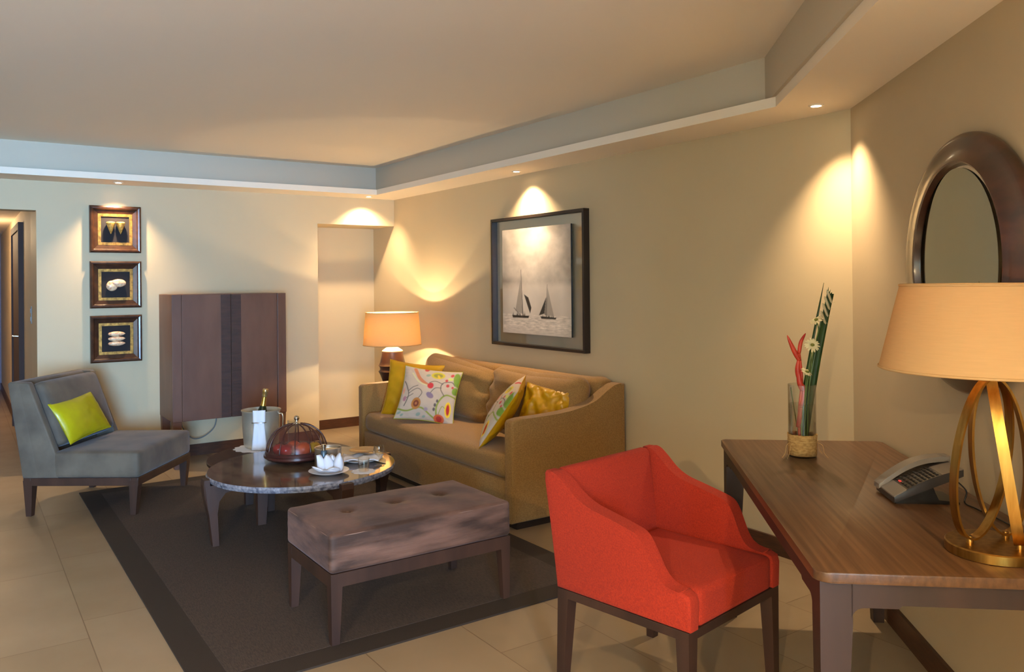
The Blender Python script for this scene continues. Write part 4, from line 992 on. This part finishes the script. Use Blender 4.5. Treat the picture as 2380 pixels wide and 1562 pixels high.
# ------------------------------------------------------------------ desk lamp
LX, LY = 6.437, -1.446
dl = thing('desk_lamp', 'large brass ring lamp with a wide cream drum shade on the desk', 'lamp', (LX, LY, DZ))
b = BM(); lathe(b, [(0.0, 0.0), (0.113, 0.0), (0.116, 0.002), (0.116, 0.024), (0.113, 0.027), (0.0, 0.027)], 80, cap=False); finish(b, 'lamp_base', M_brass, dl, 40)
nkl = RT.normalized(); far = Vector((F.x, F.y, 0)).normalized()
def az(a): return nkl*math.cos(R(a))+far*math.sin(R(a))
for k, (a, wa) in enumerate(((0, 10), (215, -8), (120, 60))):
    d = az(a); w = az(wa); ax = (Vector((0, 0, 1))*math.cos(0.16)+d*math.sin(0.16)).normalized(); w = (w-ax*w.dot(ax)).normalized()
    c = Vector((0, 0, 0.249))-d*0.03; N1 = 72; hwid = (0.076, 0.066, 0.062)[k]; P = []; nrm = w.cross(ax)
    for i in range(N1): t_ = 2*PI*i/N1; P.append(c+ax*0.213*math.sin(t_)+w*hwid*math.cos(t_))
    b = BM(); tube(b, P, 0, closed=True, flat=(0.026, 0.006), up=tuple(nrm)); finish(b, 'ring', M_brass, dl, 30)
    bt = c-ax*0.213; b = BM(); lathe(b, [(0.009, 0.0265), (0.009, 0.034), (0.007, 0.044), (0.0, 0.044)], 16, (bt.x, bt.y, 0)); finish(b, 'mount', M_brass, dl, 40)
b = BM(); lathe(b, [(0.0, 0.445), (0.011, 0.445), (0.011, 0.52), (0.016, 0.525), (0.016, 0.58), (0.0, 0.58)], 20, cap=False); finish(b, 'stem', M_brass, dl, 40)
lampshade(dl, 0.272, 0.482, 0.218, 0.702, M_shade)
bulb(dl, 0.615, 2.6, (1.0, 0.70, 0.38))

# ------------------------------------------------------------------ telephone
tp = thing('desk_telephone', 'grey and black desk telephone with arched handset beside the brass lamp', 'telephone', (*CP(1.42, 0.21)[:2], DZ), (0, 0, PHI))
# local x along wall, y towards wall ; front at y=-0.105
def topz(y): t_ = (y+0.105)/0.21; return 0.028+0.088*t_+0.012*math.sin(t_*PI)
ys = [-0.105+0.21*k/12 for k in range(13)]
prb = [(y, topz(y)) for y in ys]+[(y, topz(y)-0.022-0.010*math.sin((y+0.105)/0.21*PI)) for y in ys[::-1]]
b = BM(); prism(b, prb, 'x', -0.088, 0.088, 0.003, 2); finish(b, 'body', M_plasticd, tp, 40)
b = BM(); prism(b, [(-0.095, 0.0), (0.10, 0.0), (0.10, 0.008), (0.035, 0.012), (0.02, 0.055), (-0.06, 0.022), (-0.095, 0.012)], 'x', -0.07, 0.07, 0.002, 2); finish(b, 'stand', M_blackp, tp, 40)
b = BM(); prism(b, [(y, topz(y)+0.0015) for y in (-0.106, -0.09, -0.068)]+[(y, topz(y)-0.003) for y in (-0.068, -0.106)], 'x', -0.089, 0.089, 0.001, 1); finish(b, 'front_panel', M_plastic, tp, 40)
b = BM(); prism(b, [(y, topz(y)+0.001) for y in (0.04, 0.06, 0.08, 0.103)]+[(y, topz(y)-0.002) for y in (0.103, 0.04)], 'x', -0.02, 0.086, 0.001, 1); finish(b, 'faceplate', mat('phone_faceplate', rgb(120, 108, 96), 0.25), tp, 40)
hz = lambda y: topz(y)+0.013+0.014*math.sin((y+0.11)/0.225*PI)
yh = [-0.112+0.227*k/16 for k in range(17)]
b = BM(); prism(b, [(y, hz(y)) for y in yh]+[(y, hz(y)-0.017) for y in yh[::-1]], 'x', -0.090, -0.036, 0.005, 3); hs = finish(b, 'handset', M_plastic, tp, 40)
for y0, y1 in ((-0.105, -0.065), (0.062, 0.108)):
    b = BM(); prism(b, [(y0, hz(y0)-0.017), (y1, hz(y1)-0.016), (y1, topz(y1)+0.001), (y0, topz(y0)+0.001)], 'x', -0.086, -0.040, 0.002, 1); finish(b, 'ear_cup', M_blackp, hs, 40)
for i in range(8):
    for j in range(5):
        x = -0.022+0.0235*j; y = -0.058+0.0125*i; z = topz(y)
        b = BM(); box(b, x-0.0078, y-0.0038, z-0.001, x+0.0078, y+0.0038, z+0.0032, 0.001, 1)
        lit = (i == 0 and j == 1)
        o = finish(b, 'message_lamp' if lit else 'key', M_redled if lit else M_key, tp)
b = BM(); tube(b, catmull([(0.05, 0.10, 0.07), (0.055, 0.125, 0.04), (0.06, 0.118, 0.006), (0.12, 0.125, 0.004), (0.22, 0.14, 0.004), (0.33, 0.150, 0.004), (0.40, 0.175, 0.004)], 8), 0.0025, 6); finish(b, 'cord', M_blackp, tp, 180)

# ------------------------------------------------------------------ vase with flowers
VX, VY = 5.423, -0.845
vs_ = thing('glass_vase', 'tall clear cylinder vase with burlap wrapped foot at the far end of the desk', 'vase', (VX, VY, DZ))
b = BM(); lathe(b, [(0.0, 0.0), (0.053, 0.0), (0.055, 0.002), (0.055, 0.293), (0.0525, 0.293), (0.0525, 0.012), (0.0, 0.012)], 48, cap=False); finish(b, 'glass_cylinder', M_thin, vs_, 50)
b = BM(); lathe(b, [(0.0, 0.014), (0.0515, 0.014), (0.0515, 0.213), (0.0, 0.213)], 48, cap=False); finish(b, 'water', thin_glass('water', (0.86, 0.88, 0.80, 1), 0.04), vs_, 50)
M_burl = mat('burlap', rgb(196, 158, 98), 0.9, col2=rgb(160, 122, 68), vscale=70, vstretch=(1, 1, 2), bump=1.0, bscale=180)
b = BM(); n = 60
prof = []
for j, z in enumerate((0.008, 0.03, 0.05, 0.07, 0.092)):
    row = []
    for k in range(n):
        a = 2*PI*k/n; r_ = 0.0565+0.0016*noise.noise(Vector((math.cos(a)*3, math.sin(a)*3, z*30)))+(0.003*abs(math.sin(a*4)) if j == 4 else 0)
        row.append(b.verts.new((r_*math.cos(a), r_*math.sin(a), z+(0.004*noise.noise(Vector((math.cos(a)*5, math.sin(a)*5, 0))) if j == 4 else 0))))
    prof.append(row)
for A, B2 in zip(prof, prof[1:]):
    for k in range(n): b.faces.new((A[k], A[(k+1) % n], B2[(k+1) % n], B2[k]))
wr_ = finish(b, 'burlap_wrap', M_burl, vs_, 180); wr_.modifiers.new('thickness', 'SOLIDIFY').thickness = 0.0015
b = BM(); tube(b, [(0.0595*math.cos(2*PI*k/40), 0.0595*math.sin(2*PI*k/40), 0.066+0.001*math.sin(k)) for k in range(40)], 0.0009, 5, closed=True, up=(0, 0, 1))
for a0 in (20, 200, 215, 330):
    d = az(a0); tube(b, catmull([d*0.058+Vector((0, 0, 0.06)), d*0.078+Vector((0, 0, 0.05)), d*0.085+Vector((0, 0, 0.02)), d*0.10+Vector((0, 0, 0.002))], 5), 0.0007, 4)
finish(b, 'raffia_thread', mat('raffia', rgb(214, 180, 120), 0.8), vs_, 180)
M_leaf = mat('dark_green_leaf', rgb(50, 84, 34), 0.4, col2=rgb(34, 60, 24), vscale=30, vstretch=(4, 4, 0.3))
M_stem = mat('green_stem', rgb(96, 122, 54), 0.5)
M_petal = mat('cream_petal', rgb(232, 222, 176), 0.6)
M_hel = mat('heliconia_red', rgb(214, 74, 48), 0.4, col2=rgb(180, 40, 30), vscale=18)
def Pv(lat, dep, z): v = nkl*lat+far*dep; return Vector((VX+v.x, VY+v.y, z))
def local(o, base):
    me = o.data
    for v in me.vertices: v.co -= base
    o.location = base
def blade(name, label, pts, w, mt, n=20, twist=0.0, serr=False):
    P = catmull(pts, 6); N1 = len(P); b = BM(); rows = []
    for i, q in enumerate(P):
        t_ = i/(N1-1); ww = w*(0.65+0.35*math.sin(PI*min(1, t_*1.1)))*(1 if t_ < 0.86 or serr else max(0.12, (1-t_)/0.14))
        a = twist*t_; s = nkl*math.cos(a)+far*math.sin(a); nn = far*math.cos(a)-nkl*math.sin(a)
        rows.append([b.verts.new(q+s*ww/2*u+nn*0.003*(1-abs(u))) for u in (-1, -0.5, 0, 0.5, 1)])
    for A, B2 in zip(rows, rows[1:]):
        for k in range(4): b.faces.new((A[k], A[k+1], B2[k+1], B2[k]))
    if serr:
        last = rows[-1]
        for k in range(4):
            tip = b.verts.new((last[k].co+last[k+1].co)/2+Vector((0, 0, 0.028-0.010*k))+nkl*0.004); b.faces.new((last[k], last[k+1], tip))
    o = finish(b, name, mt, None, 60); o.modifiers.new('thickness', 'SOLIDIFY').thickness = 0.0012
    base = pts[0]; local(o, base); return setp(o, label, 'leaf', 'cut leaf blades in the vase')
blade('leaf_blade', 'widest serrated dark green leaf blade reaching highest from the vase', [Pv(0.0, 0.0, 0.80), Pv(0.020, 0.004, 0.95), Pv(0.062, 0.008, 1.17), Pv(0.125, 0.01, 1.44)], 0.044, M_leaf, serr=True)
blade('leaf_blade', 'thin dark leaf blade just left of the widest blade', [Pv(-0.015, 0.01, 0.80), Pv(-0.002, 0.015, 0.95), Pv(0.038, 0.018, 1.17), Pv(0.102, 0.02, 1.485)], 0.014, M_leaf)
blade('leaf_blade', 'shorter leaf blade standing between the daisies and widest blade', [Pv(-0.005, -0.015, 0.80), Pv(0.008, -0.012, 0.95), Pv(0.035, -0.008, 1.12), Pv(0.075, -0.004, 1.30)], 0.016, M_leaf)
def pin(c, k):
    b = BM(); d = (nkl*0.34+Vector((0, 0, -0.94))).normalized(); P = [c+d*x for x in (-0.03, -0.022, 0.0, 0.022, 0.03)]
    tube(b, P, [0.001, 0.0048, 0.0052, 0.0048, 0.001], 8); tube(b, [c+d*0.024, c+d*0.026+nkl*0.014], 0.0008, 4)
    o = finish(b, 'white_bud', mat('wrapped_bud', rgb(196, 186, 150), 0.7), None, 60); local(o, c)
    setp(o, ['topmost white bud pinned across the widest leaf blade', 'second white bud from the top on the widest leaf blade', 'third white bud from the top on the widest leaf blade', 'lowest white bud pinned on the widest leaf blade'][k], 'bud', 'white buds on the leaf blade')
for k, (la, z) in enumerate(((0.113, 1.43), (0.104, 1.403), (0.096, 1.375), (0.087, 1.345))): pin(Pv(la, -0.008, z), k)
def daisy(label, pts, face, r, npet=16):
    t = thing('daisy', label, 'flower', pts[0], group='cream daisies in the vase'); base = pts[0]
    b = BM(); tube(b, [q-base for q in catmull(pts, 6)], 0.0022, 6); finish(b, 'stem', M_stem, t, 180)
    c = pts[-1]-base; f = face.normalized(); a1 = f.orthogonal().normalized(); a2 = f.cross(a1)
    b = BM()
    for k in range(npet):
        a = 2*PI*k/npet+random.uniform(-.1, .1); d = a1*math.cos(a)+a2*math.sin(a); s = f.cross(d); rr = r*random.uniform(0.85, 1.05); droop = random.uniform(-0.15, 0.3)
        rows = [(0.006, 0.002, 0), (rr*0.5, 0.0042, 0.004), (rr*0.85, 0.0036, 0.002), (rr, 0.001, 0.0)]
        V4 = [(b.verts.new(c+d*x+s*w+f*(z-droop*x*0.5)), b.verts.new(c+d*x-s*w+f*(z-droop*x*0.5))) for x, w, z in rows]
        for p, q in zip(V4, V4[1:]): b.faces.new((p[0], p[1], q[1], q[0]))
    finish(b, 'petals', M_petal, t, 60)
    b = BM(); sphere(b, c+f*0.002, 0.008, 14, (1, 1, 0.8)); finish(b, 'flower_centre', mat('daisy_centre', rgb(120, 124, 52), 0.8), t, 180)
    b = BM(); sphere(b, c-f*0.004, 0.007, 12); finish(b, 'calyx', M_stem, t, 180)
daisy('highest cream daisy facing upward on a curved stem', [Pv(0.012, -0.02, 0.80), Pv(0.018, -0.02, 1.0), Pv(0.040, -0.02, 1.2), Pv(0.062, -0.02, 1.29), Pv(0.055, -0.02, 1.335)], Vector((0, 0, 0.8))-nkl*0.45-far*0.2, 0.032)
daisy('largest cream daisy facing forward in the middle of the bouquet', [Pv(0.0, -0.025, 0.80), Pv(0.004, -0.028, 1.0), Pv(0.022, -0.03, 1.15), Pv(0.032, -0.035, 1.235)], Vector((0, 0, 0.45))-far*0.8, 0.034)
daisy('lowest cream daisy half hidden just above the vase rim', [Pv(-0.01, -0.02, 0.80), Pv(-0.006, -0.022, 0.95), Pv(0.006, -0.024, 1.05), Pv(0.010, -0.028, 1.125)], Vector((0, 0, 0.7))-far*0.4+nkl*0.3, 0.026)
hl = thing('heliconia', 'red heliconia stem with pointed bracts at the left of the bouquet', 'flower', Pv(-0.012, -0.01, 0.80)); hb = Pv(-0.012, -0.01, 0.80)
b = BM(); tube(b, [q-hb for q in catmull([Pv(-0.012, -0.01, 0.80), Pv(-0.016, -0.01, 0.95), Pv(-0.004, -0.012, 1.08), Pv(-0.014, -0.012, 1.2)], 6)], 0.006, 8); finish(b, 'stem', M_hel, hl, 180)
def bract(p0, p1, p2, w):
    b = BM(); P = catmull([p0, p1, p2], 6); N1 = len(P); rows = []
    tube(b, [q-hb for q in P], [max(0.0006, w*math.sin(PI*min(1, (0.25+0.75*i/(N1-1))))**0.7) if i < N1-1 else 0.0005 for i in range(N1)], 8); finish(b, 'bract', M_hel, hl, 180)
bract(Pv(-0.012, -0.012, 1.17), Pv(-0.036, -0.012, 1.215), Pv(-0.062, -0.012, 1.275), 0.010)
bract(Pv(-0.014, -0.012, 1.20), Pv(-0.006, -0.012, 1.245), Pv(0.014, -0.012, 1.282), 0.008)
bract(Pv(-0.016, -0.012, 1.10), Pv(-0.020, -0.012, 1.14), Pv(-0.012, -0.012, 1.19), 0.011)
bract(Pv(-0.002, -0.014, 1.05), Pv(-0.014, -0.014, 1.09), Pv(-0.018, -0.014, 1.15), 0.012)
bract(Pv(-0.010, -0.014, 0.98), Pv(0.004, -0.014, 1.03), Pv(0.002, -0.014, 1.075), 0.011)
bract(Pv(-0.022, -0.014, 0.90), Pv(-0.012, -0.014, 0.96), Pv(-0.008, -0.014, 1.01), 0.010)
b = BM(); tube(b, [Pv(-0.018, 0.01, 0.90), Pv(-0.042, 0.01, 1.06)], 0.0018, 6); o = finish(b, 'cut_twig', M_stem, None, 180); local(o, Pv(-0.018, 0.01, 0.90)); setp(o, 'short thin green twig leaning left inside the vase', 'twig')

# ------------------------------------------------------------------ red armchair
rc = thing('red_armchair', 'red woven fabric armchair with dark legs pulled up beside the desk', 'armchair', (5.305, -1.497, 0), (0, 0, 0.17))
HD, HWd = 0.290, 0.302; RB, RT_ = 0.36, 0.0
def armprof():
    c = catmull([(0.262, 0.484, 0), (0.225, 0.486, 0), (0.192, 0.496, 0), (0.166, 0.522, 0), (0.145, 0.562, 0), (0.120, 0.612, 0), (0.094, 0.641, 0), (0.05, 0.656, 0), (-0.04, 0.677, 0), (-0.12, 0.696, 0), (-0.175, 0.724, 0), (-0.225, 0.765, 0), (-0.262, 0.791, 0), (-0.290, 0.798, 0)], 5)
    return [(HD, RB), (HD+0.003, 0.45), (HD-0.004, 0.475)]+[(q.x, q.y) for q in c]+[(-0.314, 0.797), (-0.322, 0.786), (-0.317, 0.76), (-HD, RB)]
for sgn in (-1, 1):
    b = BM(); a = sorted((sgn*HWd, sgn*(HWd-0.062))); prism(b, armprof(), 'y', a[0], a[1], 0.012, 4)
    for v in b.verts:
        if v.co.z > 0.5: v.co.y += sgn*0.03*(v.co.z-0.5)/0.3
    finish(b, 'arm', M_red, rc, 50)
b = BM(); prism(b, [(-HD, RB), (-0.317, 0.77), (-0.320, 0.788), (-0.308, 0.797), (-0.285, 0.797), (-0.268, 0.786), (-0.222, 0.44), (-0.222, RB)], 'y', -HWd+0.045, HWd-0.045, 0.006, 2); finish(b, 'backrest', M_red, rc, 50)
b = BM(); softbox(b, (0.034, 0, 0.42), (0.256, HWd-0.060, 0.062), 0.02, 14, puff=(0, 0, 0.006)); finish(b, 'seat', M_red, rc, 180)
b = BM()
for sgn in (-1, 1):
    P = [(q[0], sgn*(HWd-0.058+(0.03*(q[1]-0.5)/0.3 if q[1] > 0.5 else 0)), q[1]-0.003) for q in armprof()[8:-3]]; tube(b, P, 0.0016, 5)
finish(b, 'seam', mat('red_seam', rgb(120, 24, 16), 0.8), rc, 180)
b = BM()
for q in ((-HD+0.004, -HWd+0.004, HD-0.004, -HWd+0.035), (-HD+0.004, HWd-0.035, HD-0.004, HWd-0.004), (-HD+0.004, -HWd+0.035, -HD+0.035, HWd-0.035), (HD-0.035, -HWd+0.035, HD-0.004, HWd-0.035)): box(b, q[0], q[1], 0.328, q[2], q[3], 0.3595, 0.002)
finish(b, 'frame', M_wood, rc)
for sx in (-1, 1):
    for sy in (-1, 1):
        b = BM(); frustum(b, (sx*(HD-0.022)+(-0.012 if sx < 0 else 0), sy*(HWd-0.022)), (0.034, 0.034), 0.0, (sx*(HD-0.030), sy*(HWd-0.030)), (0.052, 0.052), 0.357); finish(b, 'leg', M_wood, rc)
